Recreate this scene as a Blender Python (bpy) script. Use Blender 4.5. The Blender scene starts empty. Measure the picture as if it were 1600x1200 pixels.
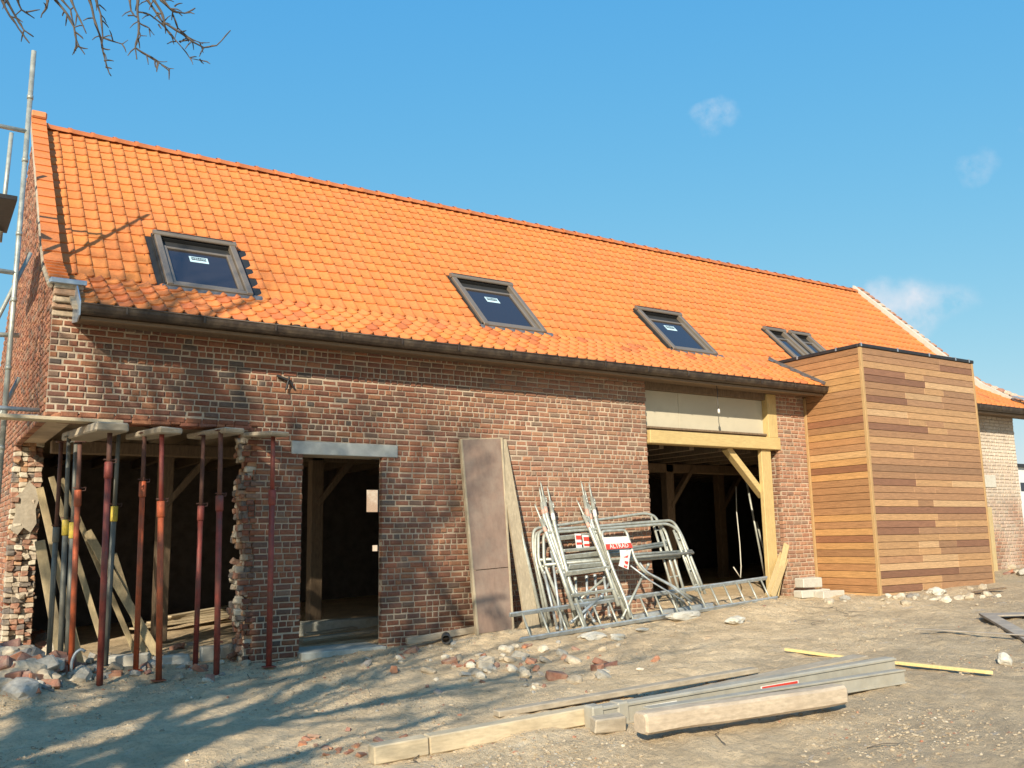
import bpy, math, random
from mathutils import Vector, Matrix, noise

# ------------------------------------------------------------------ camera, sky, sun, exposure
SC = bpy.context.scene
COL = SC.collection
random.seed(7)
FPX, YAW, PIT, ROLL = 1444.94, 0.577003, 0.168117, -0.01891
CAM = Vector((0.0, -10.0, 1.2))
_f = Vector((math.sin(YAW)*math.cos(PIT), math.cos(YAW)*math.cos(PIT), math.sin(PIT)))
_r = Vector((math.cos(YAW), -math.sin(YAW), 0))
_u = _r.cross(_f)
CR = _r*math.cos(ROLL) + _u*math.sin(ROLL)
CU = -_r*math.sin(ROLL) + _u*math.cos(ROLL)
CF = _f
cam = bpy.data.cameras.new('camera')
cam.sensor_width = 36
cam.lens = FPX/1600*36
cam.clip_start = 0.05
cam.clip_end = 3000
camo = bpy.data.objects.new('camera', cam)
COL.objects.link(camo)
camo.matrix_world = Matrix(((CR.x, CU.x, -CF.x, CAM.x), (CR.y, CU.y, -CF.y, CAM.y), (CR.z, CU.z, -CF.z, CAM.z), (0, 0, 0, 1)))
SC.camera = camo

TOSUN = Vector((-0.51, -0.50, 0.36)).normalized()
sun = bpy.data.lights.new('sun', 'SUN')
sun.energy = 5.0
sun.angle = math.radians(0.65)
sun.color = (1.0, 0.89, 0.70)
suno = bpy.data.objects.new('sun', sun)
COL.objects.link(suno)
suno.rotation_euler = TOSUN.to_track_quat('Z', 'Y').to_euler()
suno.location = (-10, -10, 15)

W = bpy.data.worlds.new('World')
SC.world = W
W.use_nodes = True
SC.view_settings.view_transform = 'Standard'
SC.view_settings.look = 'None'
SC.view_settings.exposure = 0.55
SC.view_settings.gamma = 1.0


def pix_ray(px, py):
    return CF + CR*((px-800)/FPX) - CU*((py-600)/FPX)


def build_world():
    nt = W.node_tree
    nt.nodes.clear()
    N, L = nt.nodes, nt.links
    out = N.new('ShaderNodeOutputWorld')
    bg = N.new('ShaderNodeBackground')
    bg.inputs['Strength'].default_value = 0.10
    sky = N.new('ShaderNodeTexSky')
    sky.sky_type = 'NISHITA'
    sky.sun_disc = False
    sky.sun_elevation = math.asin(TOSUN.z)
    sky.sun_rotation = math.atan2(TOSUN.x, TOSUN.y)
    sky.altitude = 30
    sky.air_density = 1.0
    sky.dust_density = 0.6
    sky.ozone_density = 2.2
    sep = N.new('ShaderNodeSeparateColor')
    comb = N.new('ShaderNodeCombineColor')
    L.new(sky.outputs[0], sep.inputs[0])
    for k, (gain, power, top) in enumerate(((.75, 1.04, .62), (.612, .452, .70), (.591, .084, .70))):
        a = N.new('ShaderNodeMath'); a.operation = 'MULTIPLY'; a.inputs[1].default_value = .1
        p = N.new('ShaderNodeMath'); p.operation = 'POWER'; p.inputs[1].default_value = power
        g = N.new('ShaderNodeMath'); g.operation = 'MULTIPLY'; g.inputs[1].default_value = gain*10
        m = N.new('ShaderNodeMath'); m.operation = 'MINIMUM'; m.inputs[1].default_value = top*10
        L.new(sep.outputs[k], a.inputs[0]); L.new(a.outputs[0], p.inputs[0]); L.new(p.outputs[0], g.inputs[0]); L.new(g.outputs[0], m.inputs[0])
        L.new(m.outputs[0], comb.inputs[k])
    tc = N.new('ShaderNodeTexCoord')
    col = comb.outputs[0]
    wn = N.new('ShaderNodeTexNoise')
    wn.inputs['Scale'].default_value = 11
    wn.inputs['Detail'].default_value = 5
    L.new(tc.outputs['Generated'], wn.inputs['Vector'])
    ws = N.new('ShaderNodeVectorMath'); ws.operation = 'SUBTRACT'; ws.inputs[1].default_value = (.5, .5, .5)
    L.new(wn.outputs['Color'], ws.inputs[0])
    wk = N.new('ShaderNodeVectorMath'); wk.operation = 'SCALE'; wk.inputs['Scale'].default_value = .11
    L.new(ws.outputs[0], wk.inputs[0])
    wa = N.new('ShaderNodeVectorMath'); wa.operation = 'ADD'
    L.new(tc.outputs['Generated'], wa.inputs[0]); L.new(wk.outputs[0], wa.inputs[1])
    # a few faint wisps of cloud, each round its own direction in the sky
    for (px, py, ax, ay, amt, sc) in ((1440, 482, .060, .030, .95, 16), (1110, 188, .022, .018, .38, 40), (1548, 252, .026, .020, .36, 28), (1400, 455, .040, .020, .65, 24)):
        d = pix_ray(px, py).normalized()
        t = d.cross(Vector((0, 0, 1))).normalized()
        b = t.cross(d)
        vals = []
        for axis, rad in ((t, ax), (b, ay)):
            dp = N.new('ShaderNodeVectorMath'); dp.operation = 'DOT_PRODUCT'
            dp.inputs[1].default_value = axis/rad
            L.new(wa.outputs[0], dp.inputs[0])
            sq = N.new('ShaderNodeMath'); sq.operation = 'POWER'; sq.inputs[1].default_value = 2
            ab = N.new('ShaderNodeMath'); ab.operation = 'ABSOLUTE'
            L.new(dp.outputs['Value'], ab.inputs[0]); L.new(ab.outputs[0], sq.inputs[0])
            vals.append(sq.outputs[0])
        ad = N.new('ShaderNodeMath'); ad.operation = 'ADD'
        L.new(vals[0], ad.inputs[0]); L.new(vals[1], ad.inputs[1])
        nz = N.new('ShaderNodeTexNoise')
        nz.inputs['Scale'].default_value = sc
        nz.inputs['Detail'].default_value = 7
        nz.inputs['Roughness'].default_value = .62
        L.new(tc.outputs['Generated'], nz.inputs['Vector'])
        mr = N.new('ShaderNodeMapRange')
        mr.inputs['From Min'].default_value = 0; mr.inputs['From Max'].default_value = 1.3
        mr.inputs['To Min'].default_value = 1; mr.inputs['To Max'].default_value = 0
        mr.interpolation_type = 'SMOOTHSTEP'
        L.new(ad.outputs[0], mr.inputs['Value'])
        # only on this side of the sky
        fr = N.new('ShaderNodeVectorMath'); fr.operation = 'DOT_PRODUCT'
        fr.inputs[1].default_value = d
        L.new(tc.outputs['Generated'], fr.inputs[0])
        gt = N.new('ShaderNodeMath'); gt.operation = 'GREATER_THAN'; gt.inputs[1].default_value = .5
        L.new(fr.outputs['Value'], gt.inputs[0])
        m2 = N.new('ShaderNodeMapRange')
        m2.inputs['From Min'].default_value = .36; m2.inputs['From Max'].default_value = .74
        L.new(nz.outputs[0], m2.inputs['Value'])
        mu = N.new('ShaderNodeMath'); mu.operation = 'MULTIPLY'
        L.new(mr.outputs[0], mu.inputs[0]); L.new(m2.outputs[0], mu.inputs[1])
        mu2 = N.new('ShaderNodeMath'); mu2.operation = 'MULTIPLY'
        L.new(mu.outputs[0], mu2.inputs[0]); L.new(gt.outputs[0], mu2.inputs[1])
        mu3 = N.new('ShaderNodeMath'); mu3.operation = 'MULTIPLY'; mu3.inputs[1].default_value = amt*1.35; mu3.use_clamp = True
        L.new(mu2.outputs[0], mu3.inputs[0])
        mx = N.new('ShaderNodeMixRGB')
        mx.inputs['Color2'].default_value = (5.0, 5.5, 6.1, 1)
        L.new(mu3.outputs[0], mx.inputs['Fac']); L.new(col, mx.inputs['Color1'])
        col = mx.outputs[0]
    L.new(col, bg.inputs['Color'])
    L.new(bg.outputs[0], out.inputs['Surface'])


build_world()


# ------------------------------------------------------------------ placing helpers
def at(px, py, Y):                       # the point of the plane y = Y seen at that pixel of the survey photo
    d = pix_ray(px, py)
    return CAM + d*((Y-CAM.y)/d.y)


def onplane(px, py, p0, n):
    d = pix_ray(px, py)
    return CAM + d*((Vector(p0)-CAM).dot(n)/d.dot(n))


def clampf(v, a, b):
    return max(a, min(b, v))


def sstep(a, b, v):
    t = clampf((v-a)/(b-a), 0, 1)
    return t*t*(3-2*t)


def n3(x, y, z=0.0):
    return noise.noise(Vector((x, y, z)))


def G(x, y):                             # height of the ground
    xc, yc = clampf(x, -15, 24), clampf(y, -14, .2)
    h = -.13 + .035*xc + .035*yc
    near = 1.0 if y < .1 else .35
    if -14 < x < 30 and -16 < y < 12:
        h += near*(.045*n3(x*.55, y*.55, 3.1) + .020*n3(x*1.7, y*1.7, 9.2) + .016*n3(x*5.2, y*5.2, 1.7) + .010*n3(x*13, y*13, 4.4))
        h += .30*math.exp(-((x-.92)**2/.16 + (y-.35)**2/1.3))
        h += .10*math.exp(-((x-1.7)**2/.8 + (y-.15)**2/.12))
        h += .07*sstep(4.9, 6.0, x)*sstep(-1.5, -.5, y)*(1-sstep(10.4, 11.1, x))
        h += .07*math.exp(-((x-9.6)**2/1.2 + (y+1.1)**2/.12))
        h += .05*math.exp(-((x-12.9)**2/3 + (y+1.45)**2/.06))
        r = n3(x*.9, y*2.2, 12.0)
        h += .03*max(0, r)*near
        if y < -.3:
            h += .012*n3(x*7.5, y*9.5, 6.6) + .008*n3(x*17, y*19, 2.6)
            for c0 in (-5.3, -6.1, -2.5):          # wheel ruts along the barn
                q = (y - c0 - .25*n3(x*.35, c0))/.13
                h += -.022*math.exp(-q*q)*clampf(.6+1.2*n3(x*.8, c0*3), 0, 1.4)
    return h


def gnd(px, py, lift=0.0):               # the point of the ground seen at that pixel
    d = pix_ray(px, py)
    t = 3.0
    while t < 60:
        p = CAM + d*t
        if p.z < G(p.x, p.y) + lift:
            break
        t += .02
    return CAM + d*t


# ------------------------------------------------------------------ mesh builder
class MB:
    def __init__(self):
        self.v, self.f, self.c, self.m, self.s = [], [], [], [], []

    def add(self, verts, faces, col=(1, 1, 1), mi=0, sm=False):
        o = len(self.v)
        self.v.extend([tuple(p) for p in verts])
        for fc in faces:
            self.f.append(tuple(i+o for i in fc))
            self.c.append(col)
            self.m.append(mi)
            self.s.append(sm)

    def obox(self, c, ax, ay, az, col=(1, 1, 1), mi=0, bev=0.0, jit=0.0):
        c, ax, ay, az = Vector(c), Vector(ax), Vector(ay), Vector(az)
        j = (lambda: Vector((random.uniform(-jit, jit), random.uniform(-jit, jit), random.uniform(-jit, jit)))) if jit else (lambda: Vector((0, 0, 0)))
        if bev <= 0:
            vs = [c + ax*sx + ay*sy + az*sz + j() for sx in (-1, 1) for sy in (-1, 1) for sz in (-1, 1)]
            fs = [(0, 1, 3, 2), (4, 6, 7, 5), (0, 4, 5, 1), (2, 3, 7, 6), (0, 2, 6, 4), (1, 5, 7, 3)]
            self.add(vs, fs, col, mi)
            return
        la, lb, lc = ax.length, ay.length, az.length
        b = min(bev, la*.45, lb*.45, lc*.45)
        vs, idx = [], {}
        for sx in (-1, 1):
            for sy in (-1, 1):
                for sz in (-1, 1):
                    jj = j()
                    for k in range(3):
                        fx, fy, fz = sx*(1-(0 if k == 0 else b/la)), sy*(1-(0 if k == 1 else b/lb)), sz*(1-(0 if k == 2 else b/lc))
                        idx[(sx, sy, sz, k)] = len(vs)
                        vs.append(c + ax*fx + ay*fy + az*fz + jj)
        fs = []
        for s in (-1, 1):
            q = [(-1, -1), (1, -1), (1, 1), (-1, 1)]
            f0 = [idx[(s, a, bb, 0)] for a, bb in q]
            f1 = [idx[(a, s, bb, 1)] for a, bb in q]
            f2 = [idx[(a, bb, s, 2)] for a, bb in q]
            fs += [f0 if s > 0 else f0[::-1], f1[::-1] if s > 0 else f1, f2 if s > 0 else f2[::-1]]
        for a in (-1, 1):
            for bb in (-1, 1):
                e = [idx[(a, bb, -1, 0)], idx[(a, bb, -1, 1)], idx[(a, bb, 1, 1)], idx[(a, bb, 1, 0)]]
                fs.append(e if a*bb > 0 else e[::-1])
                e = [idx[(a, -1, bb, 0)], idx[(a, -1, bb, 2)], idx[(a, 1, bb, 2)], idx[(a, 1, bb, 0)]]
                fs.append(e[::-1] if a*bb > 0 else e)
                e = [idx[(-1, a, bb, 1)], idx[(-1, a, bb, 2)], idx[(1, a, bb, 2)], idx[(1, a, bb, 1)]]
                fs.append(e if a*bb > 0 else e[::-1])
        for sx in (-1, 1):
            for sy in (-1, 1):
                for sz in (-1, 1):
                    t = [idx[(sx, sy, sz, k)] for k in range(3)]
                    fs.append(t if sx*sy*sz > 0 else t[::-1])
        self.add(vs, fs, col, mi)

    def box(self, x0, x1, y0, y1, z0, z1, col=(1, 1, 1), mi=0, bev=0.0):
        self.obox(((x0+x1)/2, (y0+y1)/2, (z0+z1)/2), ((x1-x0)/2, 0, 0), (0, (y1-y0)/2, 0), (0, 0, (z1-z0)/2), col, mi, bev)

    def beam(self, a, b, w, h, up=(0, 0, 1), col=(1, 1, 1), mi=0, bev=0.004, off=0.0):
        a, b = Vector(a), Vector(b)
        d = b-a
        t = d.normalized()
        s = t.cross(Vector(up)).normalized()
        n = s.cross(t)
        self.obox((a+b)/2 + n*off, d/2, s*w/2, n*h/2, col, mi, bev)

    def tube(self, pts, r, n=8, col=(1, 1, 1), mi=0, caps=True, radii=None):
        pts = [Vector(p) for p in pts]
        k = len(pts)
        rr = radii or [r]*k
        vs, fs = [], []
        t0 = (pts[1]-pts[0]).normalized()
        a = t0.cross(Vector((0, 0, 1)))
        if a.length < .05:
            a = t0.cross(Vector((1, 0, 0)))
        a.normalize()
        for i, p in enumerate(pts):
            t = (pts[min(i+1, k-1)]-pts[max(i-1, 0)]).normalized()
            a = (a - t*a.dot(t)).normalized()
            b = t.cross(a)
            for q in range(n):
                an = 2*math.pi*q/n
                vs.append(p + (a*math.cos(an) + b*math.sin(an))*rr[i])
        for i in range(k-1):
            for q in range(n):
                q2 = (q+1) % n
                fs.append((i*n+q, i*n+q2, (i+1)*n+q2, (i+1)*n+q))
        self.add(vs, fs, col, mi, True)
        if caps:
            o = len(self.v)-k*n
            self.f.append(tuple(o+q for q in range(n))[::-1]); self.c.append(col); self.m.append(mi); self.s.append(False)
            self.f.append(tuple(o+(k-1)*n+q for q in range(n))); self.c.append(col); self.m.append(mi); self.s.append(False)

    def prism(self, poly, vec, col=(1, 1, 1), mi=0):
        poly = [Vector(p) for p in poly]
        vec = Vector(vec)
        n = len(poly)
        vs = poly + [p+vec for p in poly]
        fs = [tuple(range(n))[::-1], tuple(range(n, 2*n))] + [(i, (i+1) % n, n+(i+1) % n, n+i) for i in range(n)]
        self.add(vs, fs, col, mi)

    def build(self, name, mats, parent=None, loc=None):
        me = bpy.data.meshes.new(name)
        base = Vector((0, 0, 0)) if loc is None else Vector(loc)
        me.from_pydata([tuple(Vector(p)-base) for p in self.v], [], self.f)
        for m in (mats if isinstance(mats, (list, tuple)) else [mats]):
            me.materials.append(m)
        me.polygons.foreach_set('material_index', self.m)
        me.polygons.foreach_set('use_smooth', self.s)
        at_ = me.attributes.new('tint', 'FLOAT_COLOR', 'FACE')
        flat = []
        for c in self.c:
            flat.extend((c[0], c[1], c[2], 1.0))
        at_.data.foreach_set('color', flat)
        me.update()
        o = bpy.data.objects.new(name, me)
        COL.objects.link(o)
        if parent is not None:
            o.parent = parent
            if loc is not None:
                o.location = base - world_loc(parent)
            else:
                o.location = -world_loc(parent)
        elif loc is not None:
            o.location = base
        return o


def world_loc(o):
    v = Vector((0, 0, 0))
    while o is not None:
        v += Vector(o.location)
        o = o.parent
    return v


def tag(o, label, cat, group=None):
    o['label'] = label
    o['category'] = cat
    if group:
        o['group'] = group
    return o


def thing(name, label, cat, loc=(0, 0, 0), group=None):
    o = bpy.data.objects.new(name, None)
    COL.objects.link(o)
    o.location = loc
    return tag(o, label, cat, group)


def text_mesh(name, s, size, mtx, mat, parent, extrude=.0008):
    cu = bpy.data.curves.new(name, 'FONT')
    cu.body = s
    cu.size = size
    cu.extrude = extrude
    cu.align_x = 'CENTER'
    cu.align_y = 'CENTER'
    tmp = bpy.data.objects.new('tmp', cu)
    COL.objects.link(tmp)
    dg = bpy.context.evaluated_depsgraph_get()
    me = bpy.data.meshes.new_from_object(tmp.evaluated_get(dg))
    bpy.data.objects.remove(tmp)
    me.transform(mtx)
    me.materials.clear()
    me.materials.append(mat)
    o = bpy.data.objects.new(name, me)
    COL.objects.link(o)
    o.parent = parent
    o.location = -world_loc(parent)
    return o


# ------------------------------------------------------------------ materials
def new_mat(name):
    m = bpy.data.materials.new(name)
    m.use_nodes = True
    nt = m.node_tree
    nt.nodes.clear()
    out = nt.nodes.new('ShaderNodeOutputMaterial')
    b = nt.nodes.new('ShaderNodeBsdfPrincipled')
    nt.links.new(b.outputs[0], out.inputs[0])
    return m, nt, b


def nz(nt, scale, detail=4, rough=.6, stretch=None, dist=0.0, coord='Object'):
    tc = nt.nodes.new('ShaderNodeNewGeometry')
    src = tc.outputs['Position']
    if stretch:
        mp = nt.nodes.new('ShaderNodeMapping')
        mp.inputs['Scale'].default_value = stretch
        nt.links.new(src, mp.inputs['Vector'])
        src = mp.outputs[0]
    n = nt.nodes.new('ShaderNodeTexNoise')
    n.inputs['Scale'].default_value = scale
    n.inputs['Detail'].default_value = detail
    n.inputs['Roughness'].default_value = rough
    n.inputs['Distortion'].default_value = dist
    nt.links.new(src, n.inputs['Vector'])
    return n.outputs[0]


def rng(nt, v, a, b, c=0.0, d=1.0):
    m = nt.nodes.new('ShaderNodeMapRange')
    m.inputs['From Min'].default_value = a
    m.inputs['From Max'].default_value = b
    m.inputs['To Min'].default_value = c
    m.inputs['To Max'].default_value = d
    nt.links.new(v, m.inputs['Value'])
    return m.outputs[0]


def mixc(nt, fac, c1, c2, mode='MIX'):
    m = nt.nodes.new('ShaderNodeMixRGB')
    m.blend_type = mode
    for sock, val in ((m.inputs['Fac'], fac), (m.inputs['Color1'], c1), (m.inputs['Color2'], c2)):
        if hasattr(val, 'is_output'):
            nt.links.new(val, sock)
        elif isinstance(val, (tuple, list)):
            sock.default_value = (*val[:3], 1)
        else:
            sock.default_value = val
    return m.outputs[0]


def mathn(nt, op, a, b):
    m = nt.nodes.new('ShaderNodeMath')
    m.operation = op
    for i, v in enumerate((a, b)):
        if hasattr(v, 'is_output'):
            nt.links.new(v, m.inputs[i])
        else:
            m.inputs[i].default_value = v
    return m.outputs[0]


def bump(nt, b, h, strength=.4, dist=.01):
    bp = nt.nodes.new('ShaderNodeBump')
    bp.inputs['Strength'].default_value = strength
    bp.inputs['Distance'].default_value = dist
    nt.links.new(h, bp.inputs['Height'])
    nt.links.new(bp.outputs[0], b.inputs['Normal'])


def simple(name, col, rough=.7, metal=0.0, var=.25, scale=8, dirt=None, dirt_amt=.5, dirt_scale=3, tint=False, stretch=None, bmp=.2, bdist=.004, spec=None):
    m, nt, b = new_mat(name)
    b.inputs['Roughness'].default_value = rough
    b.inputs['Metallic'].default_value = metal
    if spec is not None:
        b.inputs['Specular IOR Level'].default_value = spec
    base = col
    if tint:
        a = nt.nodes.new('ShaderNodeAttribute')
        a.attribute_name = 'tint'
        base = mixc(nt, 1.0, a.outputs['Color'], col, 'MULTIPLY')
    v = nz(nt, scale, 6, .65, stretch)
    g = rng(nt, v, .3, .7, 1-var, 1+var)
    c = mixc(nt, 1.0, base, (1, 1, 1), 'MIX') if False else base
    mul = nt.nodes.new('ShaderNodeVectorMath')
    mul.operation = 'SCALE'
    if hasattr(c, 'is_output'):
        nt.links.new(c, mul.inputs[0])
    else:
        mul.inputs[0].default_value = c[:3]
    nt.links.new(g, mul.inputs['Scale'])
    c = mul.outputs[0]
    if dirt is not None:
        d = nz(nt, dirt_scale, 6, .7)
        c = mixc(nt, rng(nt, d, .45, .68, 0, dirt_amt), c, dirt)
    nt.links.new(c, b.inputs['Base Color'])
    if bmp > 0:
        bump(nt, b, v, bmp, bdist)
    return m


M = {}


def make_materials():
    # bricks: each brick has its own fired colour (tint); lime and soot lie over them in patches
    m, nt, b = new_mat('brick')
    b.inputs['Roughness'].default_value = .9
    b.inputs['Specular IOR Level'].default_value = .2
    a = nt.nodes.new('ShaderNodeAttribute'); a.attribute_name = 'tint'
    n1 = nz(nt, 55, 5, .7)
    n2 = nz(nt, 9, 5, .7)
    sc = nt.nodes.new('ShaderNodeVectorMath'); sc.operation = 'SCALE'
    nt.links.new(a.outputs['Color'], sc.inputs[0])
    nt.links.new(rng(nt, n1, .25, .75, .72, 1.28), sc.inputs['Scale'])
    c = mixc(nt, rng(nt, n2, .5, .75, 0, .25), sc.outputs[0], (.34, .24, .17))
    n3_ = nz(nt, 24, 5, .75)
    c = mixc(nt, rng(nt, n3_, .60, .74, 0, .3), c, (.42, .33, .24))
    n4 = nz(nt, 5, 4, .6)
    c = mixc(nt, rng(nt, n4, .58, .76, 0, .45), c, (.11, .092, .08))
    nt.links.new(c, b.inputs['Base Color'])
    bump(nt, b, n1, .5, .006)
    M['brick'] = m
    # lime mortar, older and greyer in patches
    m, nt, b = new_mat('mortar')
    b.inputs['Roughness'].default_value = .95
    n1 = nz(nt, 40, 5, .7)
    n2 = nz(nt, 1.3, 5, .65)
    c = mixc(nt, rng(nt, n2, .42, .62, 0, 1), (.53, .425, .31), (.33, .26, .195))
    c = mixc(nt, rng(nt, n1, .4, .8, 0, .5), c, (.30, .24, .18))
    nt.links.new(c, b.inputs['Base Color'])
    bump(nt, b, n1, .6, .01)
    M['mortar'] = m
    # new clay roof tiles
    m, nt, b = new_mat('clay_tile')
    b.inputs['Roughness'].default_value = .62
    b.inputs['Specular IOR Level'].default_value = .35
    a = nt.nodes.new('ShaderNodeAttribute'); a.attribute_name = 'tint'
    n1 = nz(nt, 30, 5, .7)
    sc = nt.nodes.new('ShaderNodeVectorMath'); sc.operation = 'SCALE'
    nt.links.new(a.outputs['Color'], sc.inputs[0])
    nt.links.new(rng(nt, n1, .3, .7, .86, 1.14), sc.inputs['Scale'])
    n2 = nz(nt, 2.2, 4, .6)
    c = mixc(nt, rng(nt, n2, .55, .75, 0, .35), sc.outputs[0], (.50, .145, .045))
    nt.links.new(c, b.inputs['Base Color'])
    bump(nt, b, n1, .15, .003)
    M['tile'] = m
    # cedar cladding
    m, nt, b = new_mat('cedar')
    b.inputs['Roughness'].default_value = .6
    a = nt.nodes.new('ShaderNodeAttribute'); a.attribute_name = 'tint'
    n1 = nz(nt, 5, 7, .7, (1.2, 1.2, 26), .6)
    n2 = nz(nt, 30, 5, .7, (.6, .6, 10))
    sc = nt.nodes.new('ShaderNodeVectorMath'); sc.operation = 'SCALE'
    nt.links.new(a.outputs['Color'], sc.inputs[0])
    nt.links.new(rng(nt, n1, .3, .7, .58, 1.36), sc.inputs['Scale'])
    c = mixc(nt, rng(nt, n2, .52, .74, 0, .5), sc.outputs[0], (.17, .07, .03))
    nt.links.new(c, b.inputs['Base Color'])
    bump(nt, b, n2, .15, .003)
    M['cedar'] = m
    # sandy trampled earth with brick dust and pale mortar dust
    m, nt, b = new_mat('earth')
    b.inputs['Roughness'].default_value = .95
    b.inputs['Specular IOR Level'].default_value = .15
    big = nz(nt, .55, 6, .62)
    mid = nz(nt, 2.6, 7, .68)
    fin = nz(nt, 26, 6, .75)
    vfin = nz(nt, 95, 4, .7)
    red = nz(nt, 1.1, 6, .72, (1, 1.6, 1))
    c = mixc(nt, rng(nt, big, .35, .65), (.70, .53, .335), (.80, .625, .41))
    c = mixc(nt, rng(nt, mid, .42, .66, 0, .75), c, (.49, .37, .23))
    c = mixc(nt, rng(nt, red, .63, .74, 0, .5), c, (.42, .17, .075))
    pal = nz(nt, 3.7, 7, .75, (1, 2.2, 1))
    c = mixc(nt, rng(nt, pal, .60, .70, 0, .65), c, (.66, .60, .49))
    c = mixc(nt, rng(nt, fin, .50, .66, 0, .6), c, (.34, .255, .165))
    c = mixc(nt, rng(nt, vfin, .60, .70, 0, .35), c, (.66, .58, .46))
    # damp, trodden ground in the nearest right-hand part and in scattered patches
    geo = nt.nodes.new('ShaderNodeNewGeometry')
    sp = nt.nodes.new('ShaderNodeSeparateXYZ')
    nt.links.new(geo.outputs['Position'], sp.inputs[0])
    dz = nz(nt, .9, 6, .66, (1, 1.9, 1))
    side = mathn(nt, 'ADD', mathn(nt, 'MULTIPLY', sp.outputs[0], .055), mathn(nt, 'MULTIPLY', sp.outputs[1], -.10))
    damp = mathn(nt, 'ADD', dz, mathn(nt, 'SUBTRACT', side, .66))
    c = mixc(nt, rng(nt, damp, .50, .78, 0, .55), c, (.32, .255, .18))
    frost = nz(nt, 2.1, 7, .75, (1, 2.4, 1))
    c = mixc(nt, mathn(nt, 'MULTIPLY', rng(nt, frost, .60, .68, 0, .55), rng(nt, damp, .42, .6, 0, 1)), c, (.47, .45, .44))
    nt.links.new(c, b.inputs['Base Color'])
    h = mathn(nt, 'ADD', mathn(nt, 'MULTIPLY', fin, .7), mathn(nt, 'ADD', mathn(nt, 'MULTIPLY', mid, 1.4), mathn(nt, 'MULTIPLY', vfin, .25)))
    bump(nt, b, h, 1.0, .05)
    M['earth'] = m
    M['stone'] = simple('stone', (1, 1, 1), .92, tint=True, var=.3, scale=25, dirt=(.36, .30, .22), dirt_amt=.55, dirt_scale=12, bmp=.6, bdist=.01)
    M['concrete'] = simple('concrete', (.42, .42, .37), .9, var=.15, scale=18, dirt=(.30, .27, .20), dirt_amt=.6, dirt_scale=7, bmp=.4)
    M['bluestone'] = simple('bluestone', (.37, .38, .36), .75, var=.15, scale=14, dirt=(.40, .41, .40), dirt_amt=.5, dirt_scale=5, bmp=.25)
    M['aerated'] = simple('aerated_block', (.52, .49, .42), .95, var=.1, scale=30, dirt=(.42, .38, .30), dirt_amt=.5, dirt_scale=9, bmp=.4)
    M['plaster'] = simple('plaster', (.36, .31, .24), .95, var=.18, scale=22, dirt=(.28, .23, .17), dirt_amt=.6, dirt_scale=8, bmp=.6, bdist=.012)
    M['oak'] = simple('fresh_oak', (.53, .39, .17), .7, var=.16, scale=9, stretch=(1, 6, 6), dirt=(.46, .31, .13), dirt_amt=.5, dirt_scale=4, bmp=.2)
    M['oak_up'] = simple('fresh_oak_upright', (.52, .38, .165), .7, var=.16, scale=9, stretch=(6, 6, 1), dirt=(.44, .30, .13), dirt_amt=.5, dirt_scale=4, bmp=.2)
    M['old_timber'] = simple('old_timber', (.17, .115, .07), .85, var=.3, scale=8, stretch=(5, 5, 1), bmp=.4)
    M['grey_wood'] = simple('weathered_wood', (.37, .31, .23), .85, var=.25, scale=7, stretch=(1.2, 6, 6), dirt=(.22, .18, .13), dirt_amt=.5, dirt_scale=4, bmp=.35)
    M['grey_wood_up'] = simple('weathered_wood_upright', (.38, .31, .21), .85, var=.25, scale=7, stretch=(7, 7, 1), dirt=(.25, .20, .14), dirt_amt=.5, dirt_scale=3, bmp=.35)
    M['log_wood'] = simple('peeled_log', (.46, .37, .27), .85, var=.22, scale=7, stretch=(1.5, 6, 6), dirt=(.36, .28, .20), dirt_amt=.6, dirt_scale=5, bmp=.35)
    M['pale_wood'] = simple('sawn_softwood', (.50, .41, .275), .8, var=.2, scale=8, stretch=(1.2, 7, 7), dirt=(.35, .27, .17), dirt_amt=.5, dirt_scale=4, bmp=.3)
    M['yellow_wood'] = simple('new_lath', (.66, .50, .22), .75, var=.15, scale=9, stretch=(2, 6, 6), bmp=.2)
    M['yellow_wood_up'] = simple('new_board', (.48, .36, .18), .75, var=.15, scale=9, stretch=(6, 6, 1), bmp=.2)
    M['trim_wood'] = simple('cedar_trim', (.40, .25, .11), .7, var=.15, scale=9, stretch=(6, 6, 1), bmp=.2)
    M['grey_sheet'] = simple('muddy_sheet', (.30, .26, .215), .6, var=.2, scale=6, dirt=(.46, .38, .28), dirt_amt=.7, dirt_scale=3, bmp=.2)
    M['inner_wood'] = simple('stored_board', (.44, .34, .19), .8, var=.2, scale=8, stretch=(5, 5, 1), dirt=(.27, .20, .12), dirt_amt=.7, dirt_scale=3, bmp=.3)
    M['deck'] = simple('deck_plywood', (.23, .155, .115), .6, var=.16, scale=5, stretch=(3, 3, 1), dirt=(.28, .215, .165), dirt_amt=.7, dirt_scale=3.5, bmp=.15)
    M['panel'] = simple('fibre_board', (.50, .445, .33), .9, var=.06, scale=8, dirt=(.42, .37, .28), dirt_amt=.5, dirt_scale=2, bmp=.1)
    M['gutter'] = simple('zinc_gutter', (.048, .034, .026), .5, .3, var=.25, scale=5, dirt=(.16, .12, .08), dirt_amt=.6, dirt_scale=6, bmp=.1)
    M['fascia'] = simple('fascia_wood', (.20, .13, .075), .75, var=.2, scale=8, stretch=(1, 7, 7), bmp=.2)
    M['zinc'] = simple('bright_zinc', (.42, .47, .52), .4, .6, var=.15, scale=6, bmp=.08)
    M['black'] = simple('bitumen', (.022, .02, .02), .55, var=.3, scale=12, bmp=.1)
    M['lead'] = simple('lead_sheet', (.20, .19, .185), .5, .6, var=.3, scale=14, bmp=.4)
    M['galv'] = simple('galvanised_steel', (.42, .43, .38), .45, .35, var=.25, scale=16, dirt=(.30, .29, .24), dirt_amt=.65, dirt_scale=11, bmp=.1, bdist=.002)
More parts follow.
